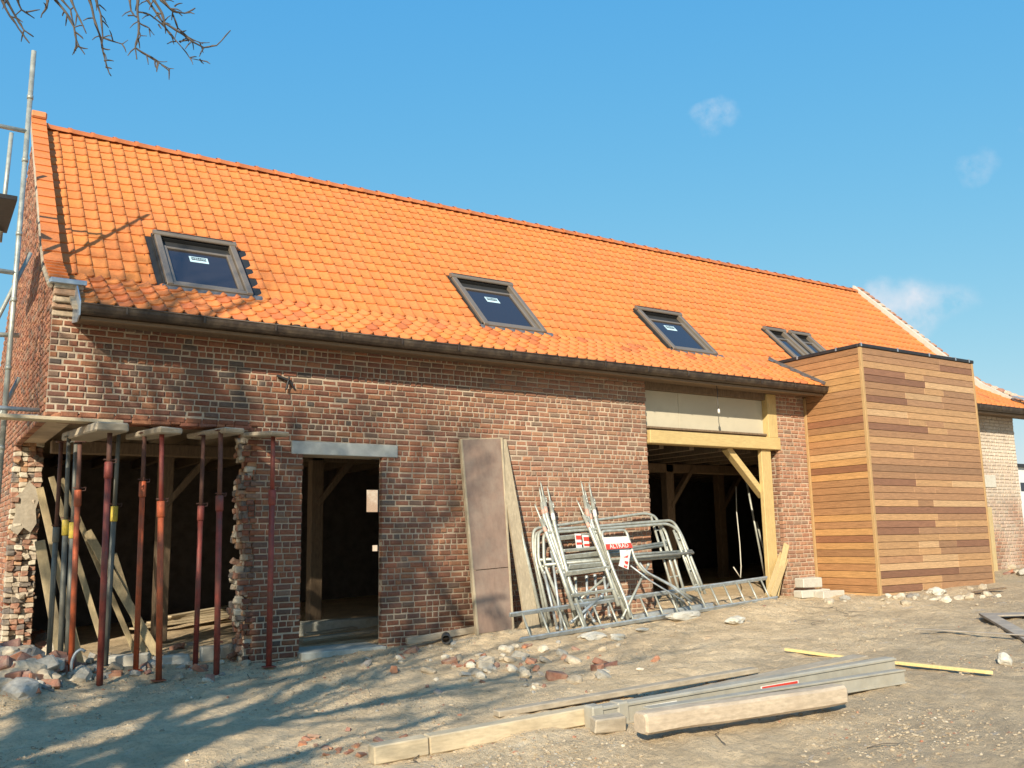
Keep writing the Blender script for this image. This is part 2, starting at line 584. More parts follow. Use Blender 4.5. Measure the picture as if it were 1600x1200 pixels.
    M['galv_dull'] = simple('dull_galvanised_steel', (.42, .46, .48), .5, .4, var=.22, scale=12, dirt=(.26, .24, .19), dirt_amt=.6, dirt_scale=9, bmp=.1, bdist=.002)
    M['steel_form'] = simple('grey_painted_steel', (.37, .345, .285), .6, .15, var=.18, scale=7, dirt=(.40, .35, .26), dirt_amt=.65, dirt_scale=5, bmp=.15)
    M['red_prop'] = simple('red_prop_paint', (.25, .05, .035), .6, .1, var=.35, scale=11, dirt=(.14, .07, .05), dirt_amt=.8, dirt_scale=6, bmp=.2)
    M['orange_prop'] = simple('orange_prop_paint', (.50, .105, .035), .6, .1, var=.3, scale=11, dirt=(.22, .09, .05), dirt_amt=.7, dirt_scale=5, bmp=.2)
    M['rust'] = simple('rusty_tube', (.13, .065, .05), .75, .3, var=.35, scale=14, dirt=(.24, .10, .06), dirt_amt=.6, dirt_scale=6, bmp=.25)
    M['grey_prop'] = simple('grey_prop_tube', (.19, .19, .165), .6, .4, var=.3, scale=12, dirt=(.12, .10, .07), dirt_amt=.6, dirt_scale=6, bmp=.15)
    M['yellow_paint'] = simple('yellow_collar_paint', (.58, .42, .05), .6, var=.3, scale=14, dirt=(.25, .20, .07), dirt_amt=.6, dirt_scale=8)
    M['sky_frame'] = simple('skylight_aluminium', (.20, .165, .13), .5, .3, var=.08, scale=6, bmp=.03)
    M['sky_dark'] = simple('skylight_dark_trim_and_gap', (.02, .02, .02), .7, var=.2, scale=8)
    m, nt, b = new_mat('skylight_glass')
    b.inputs['Base Color'].default_value = (.028, .026, .030, 1)
    b.inputs['Roughness'].default_value = .06
    b.inputs['Specular IOR Level'].default_value = .55
    M['glass'] = m
    M['label_blue'] = simple('label_paper', (.50, .68, .74), .6, var=.05, scale=9, bmp=0)
    M['label_dark'] = simple('label_ink', (.04, .05, .06), .6, var=.05, scale=9, bmp=0)
    M['white_sign'] = simple('sign_white', (.72, .70, .66), .5, var=.08, scale=14, dirt=(.45, .42, .36), dirt_amt=.5, dirt_scale=18, bmp=0)
    M['red_sign'] = simple('sign_red', (.55, .05, .03), .5, var=.15, scale=14, bmp=0)
    M['cable_white'] = simple('white_cable', (.55, .53, .46), .6, var=.1, scale=9, bmp=0)
    M['faded_band'] = simple('faded_band', (.55, .33, .26), .6, var=.2, scale=14, bmp=0)
    M['plastic'] = simple('dark_plastic_pipe', (.045, .045, .048), .5, var=.2, scale=9, dirt=(.22, .19, .14), dirt_amt=.5, dirt_scale=9)
    M['bark'] = simple('bark', (.10, .08, .065), .9, var=.35, scale=22, bmp=.6, bdist=.01)
    M['far_wall'] = simple('pale_render', (.58, .60, .60), .9, var=.08, scale=2)
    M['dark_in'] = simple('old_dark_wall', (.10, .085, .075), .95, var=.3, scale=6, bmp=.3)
    M['boards_in'] = simple('attic_boards', (.16, .12, .08), .9, var=.3, scale=6, stretch=(1, 8, 1), bmp=.3)
    M['whitewash'] = simple('whitewash_brick', (1, 1, 1), .92, tint=True, var=.25, scale=40, dirt=(.66, .60, .50), dirt_amt=.85, dirt_scale=1.6, bmp=.5, bdist=.006)


make_materials()

# ------------------------------------------------------------------ the ground
def axis(lo, hi, step, far_lo, far_hi):
    out = []
    v, s = lo, step
    while v > far_lo:
        s *= 1.45
        v -= s
        out.append(v)
    out = out[::-1]
    v = lo
    while v < hi:
        out.append(v)
        v += step
    s = step
    while v < far_hi:
        out.append(v)
        s *= 1.45
        v += s
    out.append(v)
    return out


def build_ground():
    xs = axis(-.6, 13.5, .032, -900, 1200)
    ys = axis(-7.2, .6, .03, -900, 1200)
    nx = len(xs)
    vs = [(x, y, G(x, y)) for y in ys for x in xs]
    fs = [(j*nx+i, j*nx+i+1, (j+1)*nx+i+1, (j+1)*nx+i) for j in range(len(ys)-1) for i in range(nx-1)]
    me = bpy.data.meshes.new('ground')
    me.from_pydata(vs, [], fs)
    me.polygons.foreach_set('use_smooth', [True]*len(fs))
    me.materials.append(M['earth'])
    o = bpy.data.objects.new('ground', me)
    COL.objects.link(o)
    o['kind'] = 'structure'


build_ground()

# ------------------------------------------------------------------ the barn
GX = 1.05                     # outer face of the left gable
X_END = 18.5
EAVE = (-.42, 3.55)
BRK = (.60, 4.10)
RDG = (3.40, 6.88)


def roof_z(y):
    if y < BRK[0]:
        return EAVE[1] + (y-EAVE[0])*(BRK[1]-EAVE[1])/(BRK[0]-EAVE[0])
    return BRK[1] + (y-BRK[0])*(RDG[1]-BRK[1])/(RDG[0]-BRK[0])


REDS = [((.31, .120, .072), 7), ((.34, .140, .080), 6), ((.28, .112, .072), 6), ((.24, .112, .080), 4), ((.20, .125, .095), 2), ((.37, .165, .09), 3), ((.235, .10, .07), 3), ((.27, .17, .12), 1)]
_pal = [c for c, w in REDS for _ in range(w)]
DARKS = [(.14, .11, .095), (.16, .12, .10), (.19, .12, .095), (.22, .11, .085)]


def brick_tint(x, z):
    c = random.choice(_pal)
    if x < 5.2 and random.random() < .09:
        c = random.choice(DARKS)
    patch = .5 + .5*n3(x*.55, z*1.1, 17.0)          # old repairs and soot lie in zones
    lime = clampf((x-4.2)/3.2, 0, 1)*(.14 + .20*patch + random.uniform(0, .10)) + random.uniform(0, .05)
    soot = clampf(.35 + .9*n3(x*.42, z*.9, 41.0) - .05*(x-4), 0, 1)*.30
    if z < .8 and x < 9:
        soot += .16*(.8-z)*clampf(1.2+n3(x*.8, 3.3), .3, 2)
    v = random.uniform(.72, .92)*(1-soot)*(1+.16*clampf((x-4.2)/3.2, 0, 1))
    return tuple(clampf((a*(1-lime) + q*lime)*v, 0, 1) for a, q in zip(c, (.44, .31, .21)))


def brick(mb, o, u, w, n, u0, u1, z0, z1, depth, col, proud):
    # one weathered brick: face edges worn round, back hidden in the mortar
    j = lambda s: random.uniform(-s, s)
    ch = random.uniform(.007, .012)
    vs = []
    for (d, ins) in ((-depth, 0), (proud-ch*.8, 0), (proud, ch)):
        for (a, b) in ((u0+ins, z0+ins), (u1-ins, z0+ins), (u1-ins, z1-ins), (u0+ins, z1-ins)):
            vs.append(o + u*(a+j(.0025)) + w*(b+j(.0025)) + n*(d + (j(.0015) if d > 0 else 0)))
    fs = [(8, 9, 10, 11)]
    for k in range(4):
        k2 = (k+1) % 4
        fs.append((4+k, 4+k2, 8+k2, 8+k))
        fs.append((k, k2, 4+k2, 4+k))
    mb.add(vs, fs, col)


def brickwork(mb, o, u, n, zr, intervals, tint, ch=.0655, depth=.07, joint=.0145, ragged=None):
    w = Vector((0, 0, 1))
    z, row = zr[0], 0
    while z + ch <= zr[1] + .001:
        for (a, b, ra, rb) in intervals(z+ch/2):
            if ra:
                a += random.uniform(-ra, ra)
            if rb:
                b += random.uniform(-rb, rb)
            p = a + (0 if row % 2 == 0 else -random.choice((.05, .1)))
            head = random.random() < (.34 if row % 2 else .72)
            wav = .004*n3(row*.7, 2.1)
            while p < b:
                if random.random() < .14:
                    head = not head
                L = random.uniform(.076, .092) if head else random.uniform(.160, .182)
                q0, q1 = max(p, a), min(p+L, b)
                if b-q1 < .04:
                    q1 = b
                if q1-q0 > .025:
                    zz = .004*n3((p+row*3)*.8, z*.8) + wav
                    pr_ = random.uniform(.002, .010)
                    if random.random() < .03:
                        pr_ = -.002
                    brick(mb, o, u, w, n, q0 + joint*.5*random.uniform(.7, 1.3), q1 - joint*.5*random.uniform(.7, 1.3), z + joint*.5 + zz + random.uniform(-.0015, .0015), z + ch - joint*.5 + zz, depth, tint(q0, z), pr_+.004)
                if q1 >= b:
                    break
                p += L
        z += ch
        row += 1


barn = thing('brick_barn', 'long old brick barn under repair with orange tiled roof and skylights', 'barn', (6.0, 0, 0))

BAY = (GX, 3.06)
DOOR = (3.69, 4.65, 2.20)
BIG = (8.80, 11.53)
WALLTOP = 3.56


def facade():
    mb = MB()
    o, u, n = Vector((0, 0, 0)), Vector((1, 0, 0)), Vector((0, -1, 0))

    def iv(z):
        r = []
        if z > 2.50:
            r.append((GX, BIG[0], 0, .012) if z > 2.36 else (GX, BIG[0], 0, .012))
        else:
            jag = .10*n3(z*4.2, 7.7) + .05*n3(z*13, 1.2)
            if z > DOOR[2]:
                if z < 2.355:
                    r.append((3.06+jag, 3.547, .045, 0))
                    r.append((4.85, BIG[0], 0, .012))
                else:
                    r.append((3.06+jag, BIG[0], .045, .012))
            else:
                r.append((3.06+jag, DOOR[0], .045, .008))
                r.append((DOOR[1], BIG[0], .008, .012))
        r.append((BIG[1], 12.22, .012, 0))
        return r
    brickwork(mb, o, u, n, (-.33, WALLTOP), iv, brick_tint)
    # mortar bed and core of the wall
    core = [(GX+.004, BAY[1], .002, .34, 2.53, WALLTOP+.02), (BAY[1]+.10, DOOR[0]-.012, .002, .34, -.35, WALLTOP+.02), (DOOR[0]-.012, DOOR[1]+.012, .002, .34, DOOR[2]+.005, WALLTOP+.02),
            (BAY[1], BAY[1]+.10, .002, .34, 2.53, WALLTOP+.02),
            (DOOR[1]+.012, 5.05, .002, .09, -.35, WALLTOP+.02), (5.05, BIG[0]-.012, .002, .34, -.35, WALLTOP+.02), (BIG[1]+.012, 12.26, .002, .34, -.35, WALLTOP+.02)]
    for (x0, x1, y0, y1, z0, z1) in core:
        mb.box(x0, x1, y0, y1, z0, z1, (1, 1, 1), 1)
    mb.build('facade_wall', [M['brick'], M['mortar']], barn)
    # the part of the facade beyond the timber box, still partly whitewashed
    mb = MB()

    def iv2(z):
        return [(15.2, X_END-.02, 0, .01)]

    def ti2(x, z):
        c = brick_tint(9, z)
        k = .85*clampf((.62*sstep(.4, 2.6, z) + .45*sstep(17.8, 15.6, x) + .5*n3(x*1.6, z*1.6, 5) + .1), 0, .92)
        return tuple(a*(1-k) + q*k for a, q in zip(c, (.66, .60, .50)))
    brickwork(mb, o, u, n, (.1, WALLTOP), iv2, ti2, joint=.013)
    mb.box(15.2, X_END-.02, .002, .34, 0, WALLTOP+.02, (1, 1, 1), 1)
    fw = mb.build('rear_bay_wall', [M['brick'], M['mortar']], barn)
    fw['label'] = 'whitewashed end stretch of the facade beyond the timber box'
    mb = MB()
    p0, p1 = at(1536, 742, -.01), at(1556, 762, -.01)
    mb.box(p0.x, p1.x, -.03, .05, p1.z, p0.z, bev=.008)
    mb.build('stone_block', M['aerated'], barn)
    mb = MB()
    p0, p1 = at(1549, 868, -.05), at(1560, 893, -.05)
    mb.box(p0.x, p1.x, -.05, -.012, p1.z-.1, p0.z+.9, bev=.004)
    mb.build('door_jamb', M['yellow_wood_up'], barn)


facade()


def lumps(mb, n, fx, col=None, smin=.03, smax=.09):
    for _ in range(n):
        c = Vector(fx())
        rot = Matrix.Rotation(random.uniform(-.5, .5), 3, random.choice('XYZ')) @ Matrix.Rotation(random.uniform(-.3, .3), 3, random.choice('XYZ'))
        s = Vector((random.uniform(smin, smax), random.uniform(smin, smax), random.uniform(.022, .032)))
        cc = col() if col else random.choice(_pal)
        mb.obox(c, rot @ Vector((s.x, 0, 0)), rot @ Vector((0, s.y, 0)), rot @ Vector((0, 0, s.z)), cc, 0, .008, .008)


def broken_edges():
    pale = lambda: random.choice([(.52, .46, .36), (.45, .38, .29), (.36, .29, .22), (.30, .14, .09), (.24, .12, .08), (.13, .11, .10), (.40, .22, .12)])
    # torn right side of the knocked-out bay: the wall's core shows
    mb = MB()
    zz = -.15
    while zz < 2.5:
        jag = .10*n3(zz*4.2, 7.7) + .05*n3(zz*13, 1.2)
        for k in range(5):
            y = .05 + k*.062
            mb.obox((3.13 + jag + .05*n3(zz*6, k*1.7) + random.uniform(-.02, .02), y, zz+.03), (random.uniform(.07, .11), 0, 0), (0, .034, .006*random.uniform(-1, 1)), (.004*random.uniform(-1, 1), 0, .031), pale(), 0, .009, .008)
        zz += .063
    lumps(mb, 60, lambda: (3.07+random.uniform(-.05, .03), random.uniform(.04, .30), random.uniform(-.1, 2.45)), pale, .02, .055)
    mb.build('torn_wall_edge', M['stone'], barn)
    # underside of the wall left hanging over the bay
    mb = MB()
    x = GX+.05
    while x < 3.0:
        L = random.choice((.095, .19))
        for y in (.06, .18, .29):
            if True:
                mb.obox((x+L/2, y, 2.505+random.uniform(-.02, .01)), (L/2-.001, 0, .004*random.uniform(-1, 1)), (0, .062, .003), (0, 0, .034), random.choice(_pal), 0, .008, .004)
        x += L
    mb.build('torn_wall_underside', M['brick'], barn)
    # torn foot of the gable: broken masonry facing the yard
    mb = MB()
    zz = -.2
    while zz < 2.5:
        for k in range(4):
            x = GX+.045 + k*.082
            y = 3.12 + .10*n3(zz*3.1, k*.9, 4) + .04*n3(zz*11, k*2.0)
            mb.obox((x, y, zz+.03), (.044, 0, .004*random.uniform(-1, 1)), (0, random.uniform(.07, .11), .004), (.004*random.uniform(-1, 1), 0, .031), pale(), 0, .009, .008)
        zz += .064
    lumps(mb, 45, lambda: (random.uniform(GX+.03, GX+.32), random.uniform(3.0, 3.1), random.uniform(-.1, 2.4)), pale, .02, .055)
    mb.build('torn_gable_edge', M['stone'], barn)
    mb = MB()
    pz = at(50, 790, 3.0).z
    poly = []
    for (dx, dz) in ((.03, -.30), (.10, -.36), (.16, -.27), (.24, -.33), (.30, -.22), (.28, -.05), (.31, .08), (.27, .22), (.19, .30), (.12, .17), (.04, .10), (.06, -.1)):
        poly.append(Vector((GX+dx, 2.97, pz+dz)))
    mb.prism(poly, (0, .1, 0))
    mb.build('plaster_patch', M['plaster'], barn)


broken_edges()


def gable():
    mb = MB()
    o, u, n = Vector((GX, 0, 0)), Vector((0, 1, 0)), Vector((-1, 0, 0))

    def verge_y(z):      # inverse of the roof line
        if z < 3.60:
            return 0.0
        lo, hi = EAVE[0], RDG[0]
        for _ in range(30):
            m_ = (lo+hi)/2
            if roof_z(m_)+.02 < z:
                lo = m_
            else:
                hi = m_
        return max(0, hi)

    def iv(z):
        y0 = 3.12 if z < 2.50 else verge_y(z)
        y1 = 2*RDG[0]-verge_y(z) if z > 3.6 else 6.8
        return [(y0, min(y1, 6.8), .03 if z < 2.5 else 0, .01)] if y1-y0 > .2 else []
    brickwork(mb, o, u, n, (-.2, 6.85), iv, lambda y, z: tuple(a*1.12 for a in brick_tint(3.5 if random.random() < .4 else 6.5, z)))
    prof = [(0, 2.53)] + [(y, roof_z(y)-.02) for y in (0, .3, .6, 1.5, 2.5, 3.4)] + [(6.8-y, roof_z(y)-.02) for y in (2.5, 1.5, .6, .3, 0)] + [(6.8, 2.53)]
    mb.prism([(GX+.004, y, z) for y, z in prof], (.33, 0, 0), (1, 1, 1), 1)
    mb.box(GX+.004, GX+.334, 3.20, 6.8, -.4, 2.53, (1, 1, 1), 1)
    mb.build('gable_wall', [M['brick'], M['mortar']], barn)
    # white mortar fillet along the verge and the corner
    mb = MB()
    pts = [(GX-.035, y, roof_z(y)+.05) for y in (-.06, .1, .3, .6, 1.0, 1.5, 2.0, 2.5, 3.0, 3.42)]
    mb.tube(pts, .028, 6)
    mb.build('verge_mortar', M['plaster'], barn)
    # corbel that carries the parapet foot over the corner
    mb = MB()
    for k, (z, y0) in enumerate(((3.50, -.03), (3.565, -.07), (3.63, -.10), (3.695, -.12), (3.76, -.13))):
        mb.obox((GX+.13, (y0+.16)/2, z+.03), (.13, 0, 0), (0, (.16-y0)/2, 0), (0, 0, .029), random.choice([(.46, .36, .25), (.36, .22, .14), (.5, .43, .33)]), 0, .009, .006)
    mb.build('corbel', M['stone'], barn)
    # zinc cap at the foot of the parapet, and zinc end plate of the eave
    mb = MB()
    mb.obox((GX+.12, -.02, 3.845), (.165, 0, 0), (0, .155, .02), (0, 0, .026), (1, 1, 1), 0, .006)
    mb.build('zinc_cap', M['zinc'], barn)
    mb = MB()
    mb.prism([(1.235, -.06, 3.80), (1.235, -.22, 3.78), (1.235, -.50, 3.56), (1.235, -.50, 3.42), (1.235, -.36, 3.38), (1.235, -.02, 3.44)], (.012, 0, 0))
    mb.build('eave_end_plate', M['zinc'], barn)


gable()


def shell():
    mb = MB()
    h0, h1 = at(573, 764, 6.8), at(600, 800, 6.8)
    k0, k1 = at(582, 852, 6.8), at(600, 861, 6.8)
    # back wall with a small window and a gap low down
    zt = 3.9
    xs0, xs1 = GX+.334, X_END
    mb.box(xs0, h0.x, 6.8, 7.1, k0.z, zt)
    mb.box(xs0, k0.x, 6.8, 7.1, k1.z, k0.z)
    mb.box(xs0, h0.x, 6.8, 7.1, -.4, k1.z)
    mb.box(h1.x, xs1, 6.8, 7.1, -.4, zt)
    mb.box(h0.x, h1.x, 6.8, 7.1, h0.z, zt)
    mb.box(h0.x, h1.x, 6.8, 7.1, k0.z, h1.z)
    mb.box(h0.x, h1.x, 6.8, 7.1, -.4, k1.z)
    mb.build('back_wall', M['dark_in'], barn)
    mb = MB()
    prof = [(0.35, -.2), (0.35, 3.60)] + [(y, roof_z(y)-.04) for y in (.6, 3.4)] + [(6.2, roof_z(.6)-.04), (6.79, 3.6), (6.79, -.2)]
    mb.prism([(X_END-.33, y, z) for y, z in prof], (.31, 0, 0))
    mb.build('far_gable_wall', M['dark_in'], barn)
    mb = MB()
    mb.box(GX+.34, X_END-.34, .35, 6.79, 2.66, 2.70)
    x = 1.9
    while x < 18:
        mb.box(x, x+.09, .36, 6.78, 2.52, 2.655)
        x += .62
    mb.build('attic_floor', M['boards_in'], barn)
    # partition between the bays, so that no daylight crosses the whole barn
    mb = MB()
    mb.box(8.45, 8.57, .36, 6.79, -.2, 2.65)
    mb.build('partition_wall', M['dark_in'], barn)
    # timber posts and braces inside
    mb = MB()
    for (a, b, Y) in (((497, 735), (505, 935), 2.4), ((262, 720), (250, 935), 2.8), ((1047, 740), (1040, 905), 2.4), ((1128, 770), (1134, 880), 4.0)):
        p, q = at(*a, Y), at(*b, Y)
        mb.box(p.x-.09, p.x+.09, Y, Y+.16, 0, 2.51, bev=.01)
        mb.beam((p.x, Y+.05, 1.75), (p.x+.62, Y+.05, 2.50), .08, .12, (0, 1, 0), bev=.008)
    mb.box(1.4, 8.43, 2.40, 2.56, 2.36, 2.515, bev=.01)
    mb.box(8.59, 18.1, 2.40, 2.56, 2.36, 2.515, bev=.01)
    mb.build('interior_frame', M['old_timber'], barn)
    mb = MB()
    p0 = at(495, 930, 1.9)
    mb.box(3.75, 6.0, 1.9, 2.2, -.02, .20, bev=.02)
    mb.build('inner_plinth', M['concrete'], barn)


shell()


# ---------------------------- roof
TW, TL = .163, .2355
PROF = ((0, -.004), (.07, -.003), (.40, .0), (.66, .004), (.83, .013), (.94, .017), (1.0, .010))
SKY = [(2.245, 3.225, 1.43, .55), (6.42, 7.47, 1.53, .58), (9.88, 10.86, 1.44, .57), (12.94, 13.48, 1.44, .58), (13.64, 14.17, 1.44, .58)]


def tile_field(mb, p0, p1, x0, x1, rows, skip=None, darken=0.0, tw=TW, wave=1.0):
    # p0 low edge (y, z), p1 high edge
    d = Vector((0, p1[0]-p0[0], p1[1]-p0[1]))
    Ls = d.length
    d.normalize()
    n = Vector((0, -d.z, d.y))
    rl = Ls/rows
    cols = int(round((x1-x0)/tw))
    w = (x1-x0)/cols
    for j in range(rows):
        for i in range(cols):
            xa = x0 + i*w
            s0 = j*rl
            cy = p0[0] + d.y*(s0+rl*.5)
            if skip and skip(xa, xa+w, cy):
                continue
            k = random.uniform(.965, 1.035)*(1+.05*n3(xa*.6, j*.35, 8))
            c = (.585*k, .200*k*random.uniform(.95, 1.05), .056*k*random.uniform(.9, 1.1))
            if darken and random.random() < .55*darken*clampf(1.3-(xa-1.2)/9, .15, 1):  # eave tiles darker towards the left: lichen, and tree shade put into the tint
                q = random.uniform(.68, .92)
                c = (c[0]*q, c[1]*q*.88, c[2]*q)
            jx, js, jl = random.uniform(-.003, .003), random.uniform(-.005, .005), random.uniform(-.002, .004)
            sk = random.uniform(-.004, .004)
            top, bot, lip = [], [], []
            for (a, h) in PROF:
                h *= wave
                x = xa + jx + a*w*1.03
                cut = .020*sstep(.78, 1.0, a) + .004*math.sin(a*5)
                pb = Vector((x, p0[0], p0[1])) + d*(s0-.012+js+cut+sk*(a-.5))
                pt = Vector((x, p0[0], p0[1])) + d*(s0+rl+.02)
                bot.append(pb + n*(h+.023+jl))
                top.append(pt + n*(h+.008))
                lip.append(pb + n*(h+.004+jl))
            m_ = len(PROF)
            vs = bot + top + lip
            fs = []
            for q in range(m_-1):
                fs.append((q, q+1, m_+q+1, m_+q))
            mb.add(vs, fs, c, 0, True)
            o = len(mb.v)-len(vs)
            for q in range(m_-1):
                mb.f.append((o+2*m_+q, o+2*m_+q+1, o+q+1, o+q)); mb.c.append(c); mb.m.append(0); mb.s.append(False)
            sd = [bot[-1], top[-1], top[-1]-n*.026, bot[-1]-n*.026]
            mb.add(sd, [(0, 3, 2, 1)], c)


def roof():
    def skip(a, b, y):
        for (x0, x1, yt, yb) in SKY:
            if b > x0+.03 and a < x1-.03 and yb-.02 < y < yt-.02:
                return True
        return False
    mb = MB()
    tile_field(mb, BRK, RDG, 1.17, X_END-.05, 17, skip, 0)
    tile_field(mb, EAVE, BRK, 1.255, 19.3, 5, None, .45, TW, 1.9)
    rf = mb.build('roof', M['tile'], barn)
    # decking under the tiles, with the rear slope
    mb = MB()
    th = .05
    pf = [(EAVE[0]+.04, EAVE[1]-.005), (BRK[0], BRK[1]-.008), (RDG[0], RDG[1]-.008)]
    low = [(RDG[0], RDG[1]-th-.02), (BRK[0], BRK[1]-th), (EAVE[0]+.04, EAVE[1]-th)]
    mb.prism([(1.19, y, z) for y, z in pf+low], (X_END-.3-1.19, 0, 0))
    mb.prism([(X_END-.3, y, z) for y, z in (pf[0], pf[1], low[1], low[2])], (19.28-X_END+.3, 0, 0))
    rear = [(RDG[0]+.002, RDG[1]), (6.2, 4.1), (7.25, 3.5), (7.25, 3.44), (6.2, 4.04), (RDG[0]+.002, RDG[1]-.08)]
    mb.prism([(1.25, y, z) for y, z in rear], (X_END-.3-1.25, 0, 0), (.6, .2, .06))
    mb.build('roof_deck', M['grey_wood'], rf)
    # ridge tiles
    mb = MB()
    x = 1.18
    while x < X_END-.2:
        L = .29
        k = random.uniform(.85, 1.08)
        c = (.56*k, .18*k, .06*k)
        vs, n_ = [], 9
        for (xx, sc_) in ((x-.015, 1.0), (x+.03, 1.03), (x+.05, .92), (x+L+.01, .86)):
            for q in range(n_):
                a = math.pi*q/(n_-1)
                vs.append((xx, RDG[0]-.115*sc_*math.cos(a), RDG[1]-.028+.105*sc_*math.sin(a)+.004*n3(x*3, 1)))
        fs = [(r*n_+q, (r+1)*n_+q, (r+1)*n_+q+1, r*n_+q+1) for r in range(3) for q in range(n_-1)]
        mb.add(vs, fs, c, 0, True)
        x += L
    mb.build('ridge_tiles', M['tile'], rf)
    # raised tile strip along the left gable (parapet) with its brick upstand
    mb = MB()
    dm = Vector((0, RDG[0]-BRK[0], RDG[1]-BRK[1])).normalized()
    nm = Vector((0, -dm.z, dm.y))
    off = .135
    lo = Vector((0, BRK[0], BRK[1])) + nm*off
    hi = Vector((0, RDG[0]+.03, RDG[1])) + nm*off
    PR = 18
    dd = (hi-lo)/PR
    for j in range(PR):
        k = random.uniform(.9, 1.1)
        c = (.585*k, .195*k, .058*k)
        a = lo + dd*j
        b = lo + dd*(j+1)
        e = random.uniform(-.004, .004)
        p = [Vector((GX-.055+e, 0, 0))+a+nm*.020-dm*.006, Vector((GX+.125+e, 0, 0))+a+nm*.022-dm*.006, Vector((GX+.125+e, 0, 0))+b+nm*.006, Vector((GX-.055+e, 0, 0))+b+nm*.006]
        mb.add(p + [q-nm*.022 for q in p], [(0, 1, 2, 3), (4, 5, 1, 0), (5, 6, 2, 1), (7, 4, 0, 3)], c)
    lo2, hi2 = Vector((0, -.12, 3.86)), lo
    dl = (hi2-lo2)/5
    nl = Vector((0, -dl.z, dl.y)).normalized()
    for j in range(5):
        k = random.uniform(.9, 1.1)
        c = (.585*k, .195*k, .058*k)
        a, b = lo2+dl*j, lo2+dl*(j+1)
        p = [Vector((GX-.055, 0, 0))+a+nl*.028-dl*.04, Vector((GX+.125, 0, 0))+a+nl*.030-dl*.04, Vector((GX+.125, 0, 0))+b+nl*.006, Vector((GX-.055, 0, 0))+b+nl*.006]
        mb.add(p + [q-nl*.022 for q in p], [(0, 1, 2, 3), (4, 5, 1, 0), (5, 6, 2, 1), (7, 4, 0, 3)], c)
    mb.build('parapet_tiles', M['tile'], rf)
    mb = MB()
    prof = [(-.08, 3.70), (-.10, 3.84), (BRK[0]-.02, lo.z), (hi.y+.05, hi.z+.01), (hi.y+.05, 6.7), (BRK[0], BRK[1]-.05)]
    mb.prism([(GX+.01, y, z) for y, z in prof], (.11, 0, 0))
    mb.build('parapet', M['mortar'], barn)
    mb = MB()
    tp = Vector((GX+.035, hi.y+.05, hi.z+.05))
    mb.obox(tp, (.10, 0, 0), (0, .10, 0), (0, 0, .05), (.58, .24, .10), 0, .02)
    mb.build('parapet_finial_tile', M['tile'], rf)
    # right gable parapet: pale mortar flank and brick coping
    mb = MB()
    prof = [(-.2, roof_z(-.2)-.05), (-.2, roof_z(-.2)+.07), (BRK[0]-.03, BRK[1]+.15), (RDG[0]+.04, RDG[1]+.17), (RDG[0]+.1, RDG[1]-.1), (BRK[0], BRK[1]-.05)]
    mb.prism([(X_END-.02, y, z) for y, z in prof], (.10, 0, 0))
    mb.build('far_parapet', M['aerated'], barn)
    mb = MB()
    for j in range(28):
        t = j/28
        y = -.2 + (RDG[0]+.24)*t
        z = roof_z(min(y, RDG[0])) + .17
        mb.obox((X_END+.17, y+.06, z), (.085, 0, 0), dm*.062, nm*.03, random.choice([(.42, .20, .12), (.50, .30, .20), (.55, .40, .30), (.38, .15, .09)]), 0, .008, .004)
    mb.build('far_coping', M['stone'], barn)
    mb = MB()
    mb.obox((X_END+.07, -.20, roof_z(-.2)+.15), (.18, 0, 0), (0, .12, .05), (0, 0, .02), (1, 1, 1), 0, .005)
    mb.build('zinc_cap', M['zinc'], barn)
    # gutter: a half-round channel, and the board behind it
    for (xa, xb) in ((1.25, 12.21), (15.30, 19.3)):
        mb = MB()
        sec = []
        for q in range(9):
            a = math.pi*(1.0 + q/8)
            sec.append((-.455+.066*math.cos(a), 3.535+.098*math.sin(a)))
        sec2 = [(-.455+.060*math.cos(math.pi*(2-q/8)), 3.535+.092*math.sin(math.pi*(2-q/8))) for q in range(9)]
        mb.prism([(xa, y, z) for y, z in sec+sec2], (xb-xa, 0, 0))
        mb.tube([(xa, -.520, 3.537), (xb, -.520, 3.537)], .009, 6)
        x = xa+.4
        while x < xb:
            mb.box(x, x+.02, -.531, -.524, 3.47, 3.540)
            x += .75
        mb.build('gutter', M['gutter'], barn)
        mb = MB()
        mb.box(xa+.01, xb-.01, -.415, -.355, 3.400, 3.436, bev=.003)
        mb.build('fascia_board', M['fascia'], barn)
        mb = MB()
        mb.box(xa+.01, xb-.01, -.385, -.0, 3.438, 3.456)
        mb.build('soffit', M['old_timber'], barn)
    mb = MB()
    p = at(463, 522, -.44)
    mb.tube([(p.x, -.44, p.z+.10), (p.x, -.44, p.z-.03)], .042, 12)
    mb.build('gutter_outlet', M['gutter'], barn)


roof()


